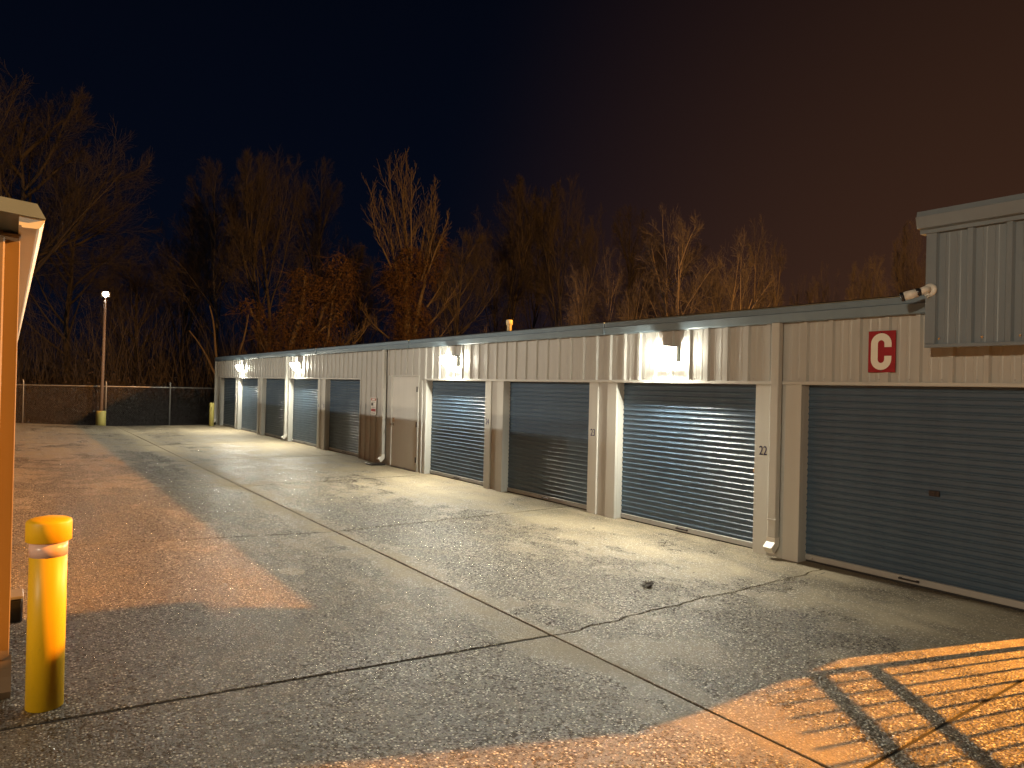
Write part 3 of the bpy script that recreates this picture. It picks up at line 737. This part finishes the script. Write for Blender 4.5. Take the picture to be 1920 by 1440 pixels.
# picket gate leaf hinged at the south corner of building C, swung open
gt = thing('picket_gate', (7.2, 1.92, 0), 'black iron picket gate leaf swung open at the building corner', 'gate')
g0 = Vector((7.22, 1.945)); gd = Vector((-0.585, -0.811)).normalized(); GL = 3.7
def gbox(name, t0, t1, z0, z1, th):
    n_ = Vector((-gd.y, gd.x)) * th / 2; p0, p1 = g0 + gd * t0, g0 + gd * t1
    poly = [(p0 + n_)[:], (p1 + n_)[:], (p1 - n_)[:], (p0 - n_)[:]]
    return MB().prism(poly, 2, z0, z1).build(name, M['iron'], gt)
gbox('hinge_post', -0.0, 0.055, 0.0, 2.0, 0.055)
for z in (0.22, 1.43, 1.68): gbox('rail', 0.06, GL, z, z + 0.05, 0.045)
k = 0.16
while k < GL:
    gbox('picket', k, k + 0.02, 0.12, 1.93, 0.02); k += 0.145
gbox('end_post', GL, GL + 0.05, 0.05, 2.0, 0.05)

# ------------------------------------------------------------------ chain-link fence at the end of the drive
fn = thing('chain_link_fence', (2.5, 33.15, -0.1), 'chain-link fence with a top rail across the end of the drive', 'fence')
fy = lambda x: 33.45 - 0.045 * x
posts = [-4.9, -2.25, 0.43, 3.22, 5.60, 8.2, 10.8]
for x in posts:
    MB().tube([(x, fy(x), -0.15), (x, fy(x), 1.68), (x - 0.02, fy(x) - 0.03, 1.80)], 0.026, 8).build('fence_post', M['galv'], fn)
MB().tube([(x, fy(x), 1.58) for x in (-5.5, 2.5, 11.2)], 0.021, 8).build('top_rail', M['galv'], fn)
wm = MB(); x = -5.0; dia = 0.075
while x < 8.3:                                       # each wire zig-zags down the height and is hooked into the next
    zz, s_, pts = 1.56, 0, []
    while zz > -0.08:
        xx = x + (dia / 2 if s_ % 2 else -dia / 2); pts.append((xx, fy(xx) + (0.004 if s_ % 2 else -0.004), zz)); zz -= dia / 2 * 1.0; s_ += 1
    wm.tube(pts, 0.0024, 3, False, False); x += dia
wmo = wm.build('chain_link_mesh', M['galv'], fn); wmo['kind'] = 'stuff'

# ------------------------------------------------------------------ plants: fast tube soup built with numpy
class Soup:
    def __init__(s): s.V = []; s.Fq = []; s.n = 0
    def tubes(s, P, Rr, sides=3):
        """P: (k, n, 3) polylines, Rr: (k, n) radii"""
        P = np.asarray(P, float); k, n, _ = P.shape
        T = np.gradient(P, axis=1); T /= np.linalg.norm(T, axis=2, keepdims=True) + 1e-9
        ref = np.where(np.abs(T[..., 2:3]) < 0.9, np.array([0, 0, 1.0]), np.array([1.0, 0, 0]))
        U = np.cross(T, ref); U /= np.linalg.norm(U, axis=2, keepdims=True) + 1e-9
        Wv = np.cross(T, U)
        a = np.arange(sides) * 2 * np.pi / sides
        V = P[:, :, None, :] + Rr[:, :, None, None] * (U[:, :, None, :] * np.cos(a)[:, None] + Wv[:, :, None, :] * np.sin(a)[:, None])
        idx = np.arange(k * n * sides).reshape(k, n, sides) + s.n
        nx = np.roll(idx, -1, axis=2)
        F = np.stack([idx[:, :-1], nx[:, :-1], nx[:, 1:], idx[:, 1:]], -1).reshape(-1, 4)
        s.V.append(V.reshape(-1, 3)); s.Fq.append(F); s.n += k * n * sides
    def quads(s, C, size, r):
        k = len(C); A_ = r.normal(size=(k, 3)); A_ /= np.linalg.norm(A_, axis=1, keepdims=True)
        B_ = np.cross(A_, r.normal(size=(k, 3))); B_ /= np.linalg.norm(B_, axis=1, keepdims=True)
        sz = size * r.uniform(0.6, 1.4, (k, 1))
        V = np.stack([C - A_ * sz, C + B_ * sz * 0.45, C + A_ * sz, C - B_ * sz * 0.45], 1)
        F = np.arange(k * 4).reshape(k, 4) + s.n
        s.V.append(V.reshape(-1, 3)); s.Fq.append(F); s.n += k * 4
    def mesh(s, name, mat):
        V = np.concatenate(s.V); F = np.concatenate(s.Fq)
        me = bpy.data.meshes.new(name); me.vertices.add(len(V)); me.vertices.foreach_set('co', V.astype(np.float32).ravel())
        me.loops.add(F.size); me.loops.foreach_set('vertex_index', F.astype(np.int32).ravel())
        me.polygons.add(len(F)); me.polygons.foreach_set('loop_start', np.arange(0, F.size, 4, dtype=np.int32)); me.polygons.foreach_set('loop_total', np.full(len(F), 4, np.int32))
        me.materials.append(mat); me.update(calc_edges=True); return me

def grow(r, start, direc, length, n, wander, lift):
    """k polylines grown from start points: (k,3),(k,3),(k,) -> (k,n,3)"""
    k = len(start); P = np.zeros((k, n, 3)); P[:, 0] = start; d = direc / (np.linalg.norm(direc, axis=1, keepdims=True) + 1e-9)
    for i in range(1, n):
        d = d + r.normal(size=(k, 3)) * wander + np.array([0, 0, lift])
        d /= np.linalg.norm(d, axis=1, keepdims=True)
        P[:, i] = P[:, i - 1] + d * (length / (n - 1))[:, None]
    return P
def children(r, P, per, lo, hi, spread, lenf, lens):
    """child start points / directions along the parents"""
    k, n, _ = P.shape
    t = lo + (hi - lo) * (np.tile(np.arange(per), (k, 1)) + r.uniform(0, 1, (k, per))) / per
    f = t * (n - 1); i = np.clip(f.astype(int), 0, n - 2); w = (f - i)[..., None]
    kk = np.arange(k)[:, None]
    S = P[kk, i] * (1 - w) + P[kk, i + 1] * w
    T = P[kk, i + 1] - P[kk, i]; T /= np.linalg.norm(T, axis=2, keepdims=True) + 1e-9
    side = r.normal(size=S.shape); side -= (side * T).sum(2, keepdims=True) * T; side /= np.linalg.norm(side, axis=2, keepdims=True) + 1e-9
    Dn = T * math.cos(spread) + side * math.sin(spread)
    Ln = lens[:, None] * lenf * (1.15 - 0.75 * t) * r.uniform(0.7, 1.25, t.shape)
    return S.reshape(-1, 3), Dn.reshape(-1, 3), Ln.ravel()
def taper(P, r0, r1): return np.linspace(r0, r1, P.shape[1])[None, :] * np.ones((P.shape[0], 1))

def dome(P, h, w, zc=0.56):
    """shorten polylines that leave the domed crown envelope"""
    c = np.array([0, 0, zc * h]); e = (P[:, -1] - c) / np.array([w, w, (1 - zc) * h])
    e[:, 2] = np.where(e[:, 2] < 0, e[:, 2] * 0.75, e[:, 2]); q = np.linalg.norm(e, axis=1)
    f = np.clip(1.0 / np.maximum(q, 1e-3) ** 2.5, 0.12, 1.0)
    return P[:, :1] + (P - P[:, :1]) * f[:, None, None]
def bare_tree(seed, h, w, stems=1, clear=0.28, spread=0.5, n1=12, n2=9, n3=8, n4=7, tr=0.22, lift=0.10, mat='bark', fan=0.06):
    """tree of height h and crown half width w at the origin: returns (trunk mesh, crown mesh)"""
    r = np.random.default_rng(seed); tk, cr = Soup(), Soup()
    st = np.zeros((stems, 3)); st[:, :2] = r.normal(size=(stems, 2)) * (0.25 if stems > 1 else 0); st[:, 2] = -0.3
    an = np.arange(stems) * 2 * np.pi / stems + r.uniform(0, 6.3)
    dr = np.stack([np.cos(an) * fan * r.uniform(0.4, 1.3, stems), np.sin(an) * fan * r.uniform(0.4, 1.3, stems), np.ones(stems)], 1)
    ln = h * 0.93 * r.uniform(0.82, 1.0, stems)
    P0 = dome(grow(r, st, dr, ln, 14, 0.05, 0.02), h, w); tk.tubes(P0, taper(P0, tr, 0.018), 8)
    S, Dn, Ln = children(r, P0, n1, clear, 0.95, spread, 0.62, ln)
    P1 = dome(grow(r, S, Dn, Ln, 9, 0.075, lift), h, w); tk.tubes(P1, taper(P1, tr * 0.34, 0.012), 5)
    S, Dn, Ln = children(r, P1, n2, 0.12, 0.97, 0.62, 0.60, np.linalg.norm(P1[:, -1] - P1[:, 0], axis=1))
    P2 = dome(grow(r, S, Dn, Ln, 7, 0.09, lift * 0.9), h, w * 1.04); cr.tubes(P2, taper(P2, 0.020, 0.0065), 3)
    S, Dn, Ln = children(r, P2, n3, 0.10, 0.98, 0.66, 0.60, np.linalg.norm(P2[:, -1] - P2[:, 0], axis=1))
    P3 = dome(grow(r, S, Dn, Ln, 5, 0.10, lift * 0.8), h, w * 1.08); cr.tubes(P3, taper(P3, 0.0085, 0.0045), 3)
    S, Dn, Ln = children(r, P3, n4, 0.10, 0.98, 0.62, 0.62, np.linalg.norm(P3[:, -1] - P3[:, 0], axis=1))
    P4 = grow(r, S, Dn, np.maximum(Ln, 0.30), 3, 0.12, lift * 0.8); cr.tubes(P4, taper(P4, 0.0055, 0.0035), 3)
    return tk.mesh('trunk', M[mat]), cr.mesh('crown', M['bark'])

def spot(px, depth):
    """ground position at image column px and the given depth, used only to lay out the wood"""
    v = fwd * depth + right * ((px - 960) / F_PX * depth); return v.x, v.y
def height_at(px, ytop, depth): return CAM_H + (704 + 0.024 * (px - 19) - ytop) / F_PX * depth + 0.17

TEMPL = {
    'round': bare_tree(1, 16, 5.2, 1, 0.26, 0.74, 15, 9, 8, 7, 0.26, 0.06),
    'upright': bare_tree(2, 16, 3.9, 2, 0.26, 0.52, 12, 9, 8, 6, 0.22, 0.08, fan=0.10),
    'wide': bare_tree(3, 16, 7.0, 1, 0.20, 0.85, 17, 10, 8, 7, 0.30, 0.06),
    'fork': bare_tree(5, 16, 5.0, 3, 0.28, 0.55, 9, 8, 8, 7, 0.20, 0.06, fan=0.24),
    'fan': bare_tree(7, 11, 5.0, 9, 0.14, 0.42, 6, 7, 6, 5, 0.125, 0.02, 'bark2', 1.15),
}
SIZE = {}
for k_, (mt_, mc_) in TEMPL.items():
    co = np.empty(len(mc_.vertices) * 3, np.float32); mc_.vertices.foreach_get('co', co); co = co.reshape(-1, 3)
    SIZE[k_] = (np.percentile(co[:, 2], 99.7), np.percentile(np.hypot(co[:, 0], co[:, 1]), 93))
def place_tree(kind, px, ytop, depth, rot, half_px, label):
    me_t, me_c = TEMPL[kind]
    x, y = spot(px, depth); sz = height_at(px, ytop, depth) / SIZE[kind][0]; sw = half_px / F_PX * depth / SIZE[kind][1]
    t = thing('bare_tree', (x, y, -0.17), label, 'tree', 'bare winter trees behind the storage lot')
    for nm, me in (('trunk', me_t), ('crown', me_c)):
        o = bpy.data.objects.new(nm, me); COL.objects.link(o); o.parent = t
    t.rotation_euler = (0, 0, rot); t.scale = (sw, sw, sz)
    return t
place_tree('wide', -10, 135, 44, 0.3, 250, 'huge spreading bare tree rising behind the tan corner building')
place_tree('round', 130, 330, 50, 2.2, 130, 'broad dim bare tree directly behind the floodlight post')
place_tree('wide', 250, 480, 58, 1.7, 100, 'low dark bare tree between the floodlight and the long building')
place_tree('fork', 335, 370, 62, 1.0, 90, 'dim many-limbed bare tree beyond the fence, right of the floodlight post')
place_tree('round', 405, 295, 56, 0.2, 95, 'rounded dark bare tree standing behind the broken trunks')
place_tree('upright', 505, 280, 54, 4.0, 90, 'tall reddish bare tree rising above the vine-draped arch')
place_tree('round', 585, 305, 58, 2.9, 85, 'reddish bare tree behind the right hump of the vine arch')
place_tree('fork', 670, 450, 60, 3.3, 80, 'low dim bare tree between the vine arch and the vine column')
place_tree('wide', 850, 430, 50, 5.1, 95, 'brushy bare tree leaning out right of the vine column')
place_tree('fork', 935, 335, 60, 0.9, 85, 'dim round-headed bare tree behind the roof vent pipe')
place_tree('round', 1000, 360, 64, 2.1, 70, 'dim slender bare tree between two round-headed ones')
place_tree('fork', 1065, 340, 58, 4.4, 75, 'forked round-headed bare tree above the middle of the row of doors')
place_tree('round', 1180, 380, 68, 5.5, 75, 'faint dark bare tree behind the pale fan-shaped tree')
place_tree('fan', 1125, 470, 36, 0.5, 80, 'small rosy bare tree above the roof edge beside the fan-shaped tree')
place_tree('fan', 1315, 395, 36, 2.0, 140, 'wide pale fan-shaped bare tree with many stems behind the roof')
place_tree('fan', 1400, 430, 44, 4.0, 80, 'thin bare tree just behind the right side of the fan-shaped tree')
place_tree('fan', 1555, 500, 44, 1.0, 50, 'short pale bare sapling showing over the roof above the red sign')
place_tree('fan', 1475, 525, 46, 5.0, 50, 'low twiggy bare sapling showing over the roof right of the fan-shaped tree')
place_tree('upright', 1630, 480, 40, 2.6, 45, 'thin dim bare tree over the roof left of the security camera')
place_tree('fork', 1712, 415, 44, 3.7, 45, 'reddish bare tree just left of the parapet box')
place_tree('round', 1250, 440, 75, 1.1, 90, 'far dim bare tree behind the two lit saplings')

# trees smothered in dead vine
def vine_soup(r, blobs, strands, leaves):
    """blobs: (cx, cy, cz, rx, ry, rz); strands hang and curl over them, leaves cling to the surface"""
    sp = Soup(); lf = Soup(); bl = np.array(blobs); vol = bl[:, 3] * bl[:, 5]; pr = vol / vol.sum()
    i = r.choice(len(bl), strands, p=pr); u = r.normal(size=(strands, 3)); u /= np.linalg.norm(u, axis=1, keepdims=True)
    S = bl[i, :3] + u * bl[i, 3:] * r.uniform(0.65, 1.12, (strands, 1))
    dr = np.cross(u, r.normal(size=(strands, 3))) + np.array([0, 0, -0.5])
    P = grow(r, S, dr, r.uniform(0.5, 2.2, strands), 6, 0.38, -0.10); sp.tubes(P, taper(P, 0.013, 0.006), 3)
    i = r.choice(len(bl), leaves, p=pr); u = r.normal(size=(leaves, 3)); u /= np.linalg.norm(u, axis=1, keepdims=True)
    lump = 0.80 + 0.22 * np.sin(u[:, 0] * 7 + i) * np.cos(u[:, 2] * 6 + 2 * i)
    C = bl[i, :3] + u * bl[i, 3:] * (lump * r.uniform(0.82, 1.15, leaves))[:, None]
    lf.quads(C, 0.075, r)
    return sp, lf
def vine_tree(name_px, depth, seed, h, label, limbs, blobs, strands, leaves, top):
    x, y = spot(name_px, depth); r = np.random.default_rng(seed)
    t = thing('vine_covered_tree', (x, y, -0.17), label, 'tree', 'vine-smothered trees behind the storage lot')
    t.rotation_euler = (0, 0, -math.atan2(right.y * -1, right.x))      # local x runs across the view
    tk, cr = Soup(), Soup()
    for pts, r0, r1 in limbs:
        p = np.array(pts, float); n = 10; q = np.stack([np.interp(np.linspace(0, len(p) - 1, n), np.arange(len(p)), p[:, c_]) for c_ in range(3)], 1)
        q += r.normal(size=q.shape) * 0.06; tk.tubes(q[None], np.linspace(r0, r1, n)[None], 7)
    if top:
        S0, dirs, lens = top
        P1 = grow(r, np.array(S0, float), np.array(dirs, float), np.array(lens, float), 9, 0.05, 0.06); tk.tubes(P1, taper(P1, 0.075, 0.012), 5)
        S, Dn, Ln = children(r, P1, 13, 0.06, 0.97, 0.55, 0.36, np.array(lens, float))
        P2 = grow(r, S, Dn, Ln, 6, 0.08, 0.15); cr.tubes(P2, taper(P2, 0.024, 0.008), 3)
        S, Dn, Ln = children(r, P2, 7, 0.15, 0.97, 0.55, 0.5, Ln)
        P3 = grow(r, S, Dn, np.maximum(Ln, 0.3), 4, 0.12, 0.12); cr.tubes(P3, taper(P3, 0.011, 0.006), 3)
    sp, lf = vine_soup(r, blobs, strands, leaves)
    for nm, me in (('trunk', tk.mesh('trunk', M['bark2'])), ('crown', cr.mesh('crown', M['bark2']) if top else None), ('vine_stems', sp.mesh('vine_stems', M['vine'])), ('vine_leaves', lf.mesh('vine_leaves', M['vine']))):
        if me is None: continue
        o = bpy.data.objects.new(nm, me); COL.objects.link(o); o.parent = t
        if nm.startswith('vine'): o['kind'] = 'stuff'
    return t
r_ = np.random.default_rng(5)
# the column: dense vine to about 10 m, bare upright shoots above
colb = [(-0.1 + 0.35 * math.sin(z * 1.3), 0.2 * math.cos(z), z, 1.15 + 0.35 * math.sin(z * 2.1 + 1) + (0.5 if z < 3 else 0), 1.2, 0.95) for z in np.arange(0.8, 10.4, 0.85)] + [(1.5, 0, 9.6, 0.7, 0.8, 1.0), (-1.1, 0.2, 8.9, 0.9, 0.8, 0.8), (1.9, 0.1, 11.2, 0.55, 0.5, 0.8)]
N = 12
st = [(-1.0 + 2.3 * i / (N - 1) + r_.normal() * 0.12, r_.normal() * 0.4, 8.8 + r_.uniform(0, 1.6)) for i in range(N)]
di = [(0.42 * (-1 + 2 * i / (N - 1)), r_.normal() * 0.15, 1.0) for i in range(N)]
le = [7.6 - 3.4 * abs(i - 4.2) / 6 + r_.uniform(-1, 0.6) for i in range(N)]
side_s = [(1.3, 0, 6.0), (1.2, 0.2, 4.2), (1.4, 0, 3.2), (-1.2, 0.1, 5.1), (1.2, 0.1, 7.2), (-1.4, 0, 2.9), (1.3, -0.2, 2.4)]
side_d = [(0.9, 0, 0.8), (0.8, 0.2, 1.0), (1.2, 0, 0.35), (-0.9, 0, 0.7), (0.7, 0, 1.0), (-1.1, 0.2, 0.4), (1.2, 0, 0.25)]
vine_tree(762, 46, 21, 16, 'tall vine-wrapped tree column with bare orange-lit shoots at its top',
          [([(0, 0, -0.3), (0.1, 0, 4), (-0.2, 0.1, 8), (-0.1, 0, 11)], 0.38, 0.12), ([(0.1, 0, 3), (0.7, 0, 7), (1.1, 0, 10)], 0.22, 0.07)], colb, 2600, 9000,
          (st + side_s, di + side_d, le + [3.4, 3.6, 4.6, 3.0, 2.6, 3.4, 5.2]))
# the arch: two humps of hanging vine over leaning trunks, a tuft to the left
archb = [(-1.3, 0, 1.4, 1.3, 1.2, 1.6), (-1.0, 0, 3.6, 1.2, 1.0, 1.5), (-0.3, 0, 5.6, 1.3, 1.0, 1.2), (0.4, 0, 7.0, 1.1, 0.9, 1.0), (0.0, 0, 8.1, 0.8, 0.8, 0.8),
         (1.4, 0, 7.6, 0.8, 0.7, 0.9), (2.2, 0, 8.9, 0.75, 0.7, 0.9), (2.6, 0, 8.2, 0.55, 0.6, 1.3), (2.0, 0, 6.4, 0.7, 0.7, 1.3), (0.9, 0, 4.2, 1.2, 0.9, 1.2), (1.0, 0, 1.6, 1.5, 1.2, 1.4), (2.2, 0, 3.6, 0.8, 0.6, 1.0),
         (-3.0, 0, 6.5, 0.75, 0.6, 0.55), (-2.3, 0, 5.4, 0.6, 0.5, 0.9), (-0.2, 0, 2.6, 1.3, 1.1, 1.3)]
vine_tree(560, 42, 33, 10, 'vine-draped tree with two drooping humps like an arch behind the far end of the building',
          [([(-1.2, 0, -0.3), (-0.9, 0, 3), (0, 0, 6), (0.2, 0, 8.5)], 0.32, 0.10), ([(-0.8, 0, 2.5), (0.9, 0, 5.2), (2.3, 0, 8.6)], 0.2, 0.07), ([(-1.2, 0, 1.5), (-2.0, 0, 4.5), (-3.0, 0, 6.4)], 0.16, 0.06), ([(0.6, 0, 0), (1.5, 0, 4), (1.9, 0, 7)], 0.15, 0.05)], archb, 2600, 9000,
          ([(1.6, 0, 3.2), (1.7, 0, 3.6), (-1.6, 0, 2.0), (1.4, 0, 2.4), (-1.4, 0, 3.0), (1.0, 0, 5.0)], [(1.2, 0, 0.5), (1.2, 0, 0.9), (-1.0, 0, 0.8), (1.3, 0, 0.1), (-0.8, 0, 0.9), (1, 0, 0.7)], [3.4, 3.0, 2.4, 3.2, 2.6, 2.6]))
# broken forked trunks left of the arch
bt = thing('bare_tree', (*spot(425, 42), -0.17), 'broken pale forked trunks left of the vine-draped tree', 'tree', 'bare winter trees behind the storage lot')
sp = Soup(); r = np.random.default_rng(77)
for a_, l_ in ((-0.42, 4.6), (-0.12, 5.6), (0.3, 5.2), (0.55, 4.0)):
    P = grow(r, np.array([[0.3 * a_, 0, 1.0]]), np.array([[a_ * right.x, a_ * right.y, 1.0]]), np.array([l_]), 8, 0.07, 0.04); sp.tubes(P, taper(P, 0.11, 0.04), 6)
P = grow(r, np.array([[0, 0, -0.3]]), np.array([[0, 0, 1.0]]), np.array([2.6]), 5, 0.05, 0); sp.tubes(P, taper(P, 0.24, 0.16), 7)
o = bpy.data.objects.new('trunk', sp.mesh('trunk', M['bark2'])); COL.objects.link(o); o.parent = bt

# undergrowth beyond the fence: brambles and dry stems nobody could count
sb = Soup(); r = np.random.default_rng(8); K = 9000
S = np.stack([r.uniform(-7, 16, K), 34.2 + r.gamma(1.6, 1.7, K), np.full(K, -0.17)], 1)
dr = r.normal(size=(K, 3)) * 0.45; dr[:, 2] = 1
P = grow(r, S, dr, r.uniform(0.5, 2.1, K), 6, 0.22, -0.10); sb.tubes(P, taper(P, 0.008, 0.004), 3)
C = np.stack([r.uniform(-7, 16, 14000), 34.0 + r.gamma(1.6, 1.6, 14000), np.abs(r.normal(0, 0.8, 14000)) + 0.02], 1); sb.quads(C, 0.06, r)
o = bpy.data.objects.new('undergrowth', sb.mesh('undergrowth', M['scrub'])); COL.objects.link(o); o['kind'] = 'stuff'; tag(o, 'dry bramble undergrowth behind the chain-link fence', 'undergrowth')
sb2 = Soup(); K = 9000
S = np.stack([r.uniform(-30, 60, K), 44 + r.uniform(0, 34, K), np.full(K, -0.17)], 1); dr = r.normal(size=(K, 3)) * 0.25; dr[:, 2] = 1
P = grow(r, S, dr, r.uniform(2, 7.5, K), 7, 0.10, 0.02); sb2.tubes(P, taper(P, 0.022, 0.006), 3)
S, Dn, Ln = children(r, P, 4, 0.3, 0.95, 0.6, 0.4, r.uniform(2, 5, K)); P = grow(r, S, Dn, Ln, 4, 0.12, 0.06); sb2.tubes(P, taper(P, 0.010, 0.006), 3)
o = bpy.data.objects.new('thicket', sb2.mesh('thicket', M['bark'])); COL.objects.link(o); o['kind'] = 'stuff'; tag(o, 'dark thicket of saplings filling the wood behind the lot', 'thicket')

# ------------------------------------------------------------------ litter on the drive
lc = thing('leaf_litter', (5.18, 4.92, zg(5.18)), 'small dark clump of dead leaf and twig on the concrete', 'litter')
rr_ = random.Random(3); tw = MB()
for i in range(9):
    a_ = rr_.uniform(0, 6.28); l_ = rr_.uniform(0.03, 0.11); c0 = Vector((5.18 + rr_.uniform(-.04, .04), 4.92 + rr_.uniform(-.04, .04), zg(5.18) + 0.008 + rr_.random() * 0.02))
    d_ = Vector((math.cos(a_), math.sin(a_), rr_.uniform(-0.02, 0.25))) * l_
    tw.tube([c0, c0 + d_ * 0.5 + Vector((0, 0, 0.012)), c0 + d_], [0.003, 0.004, 0.0015], 5)
tw.build('twigs', M['leaf'], lc)
for i in range(4):
    a_ = rr_.uniform(0, 6.28); c0 = Vector((5.17 + rr_.uniform(-.05, .05), 4.92 + rr_.uniform(-.05, .05), zg(5.18) + 0.006)); u = Vector((math.cos(a_), math.sin(a_), 0.25)) * 0.05; v = Vector((-u.y, u.x, 0.015)) * 0.5
    MB().add([c0 - u, c0 - u * 0.3 + v + Vector((0, 0, .014)), c0 + u * 0.5 + v * 0.8 + Vector((0, 0, .01)), c0 + u, c0 + u * 0.4 - v, c0 - u * 0.4 - v + Vector((0, 0, .012))], [(0, 1, 2, 5), (2, 3, 4, 5)]).build('leaf', M['leaf'], lc)
def stray(x, y, s, label):
    b = MB(); z = zg(x) + 0.004
    b.add([(x - s, y, z), (x, y + s * 0.5, z + s * 0.3), (x + s, y + s * 0.1, z + 0.004), (x, y - s * 0.45, z + s * 0.15)], [(0, 1, 2), (0, 2, 3)])
    o = b.build('fallen_leaf', M['leaf'], loc=(x, y, z)); tag(o, label, 'leaf', 'stray leaves on the drive')
for x, y, s, lb in ((5.95, 5.0, 0.022, 'tiny dead leaf beside the dark litter clump'), (5.6, 13.2, 0.05, 'dead leaf on the concrete in front of the service door'),
                    (6.6, 7.3, 0.03, 'dead leaf on the pale concrete below the lit blue door'), (1.7, 9.6, 0.03, 'tiny dead leaf near the edge of the orange light patch'), (4.7, 2.9, 0.02, 'tiny dead leaf near the gate shadow')):
    stray(x, y, s, lb)
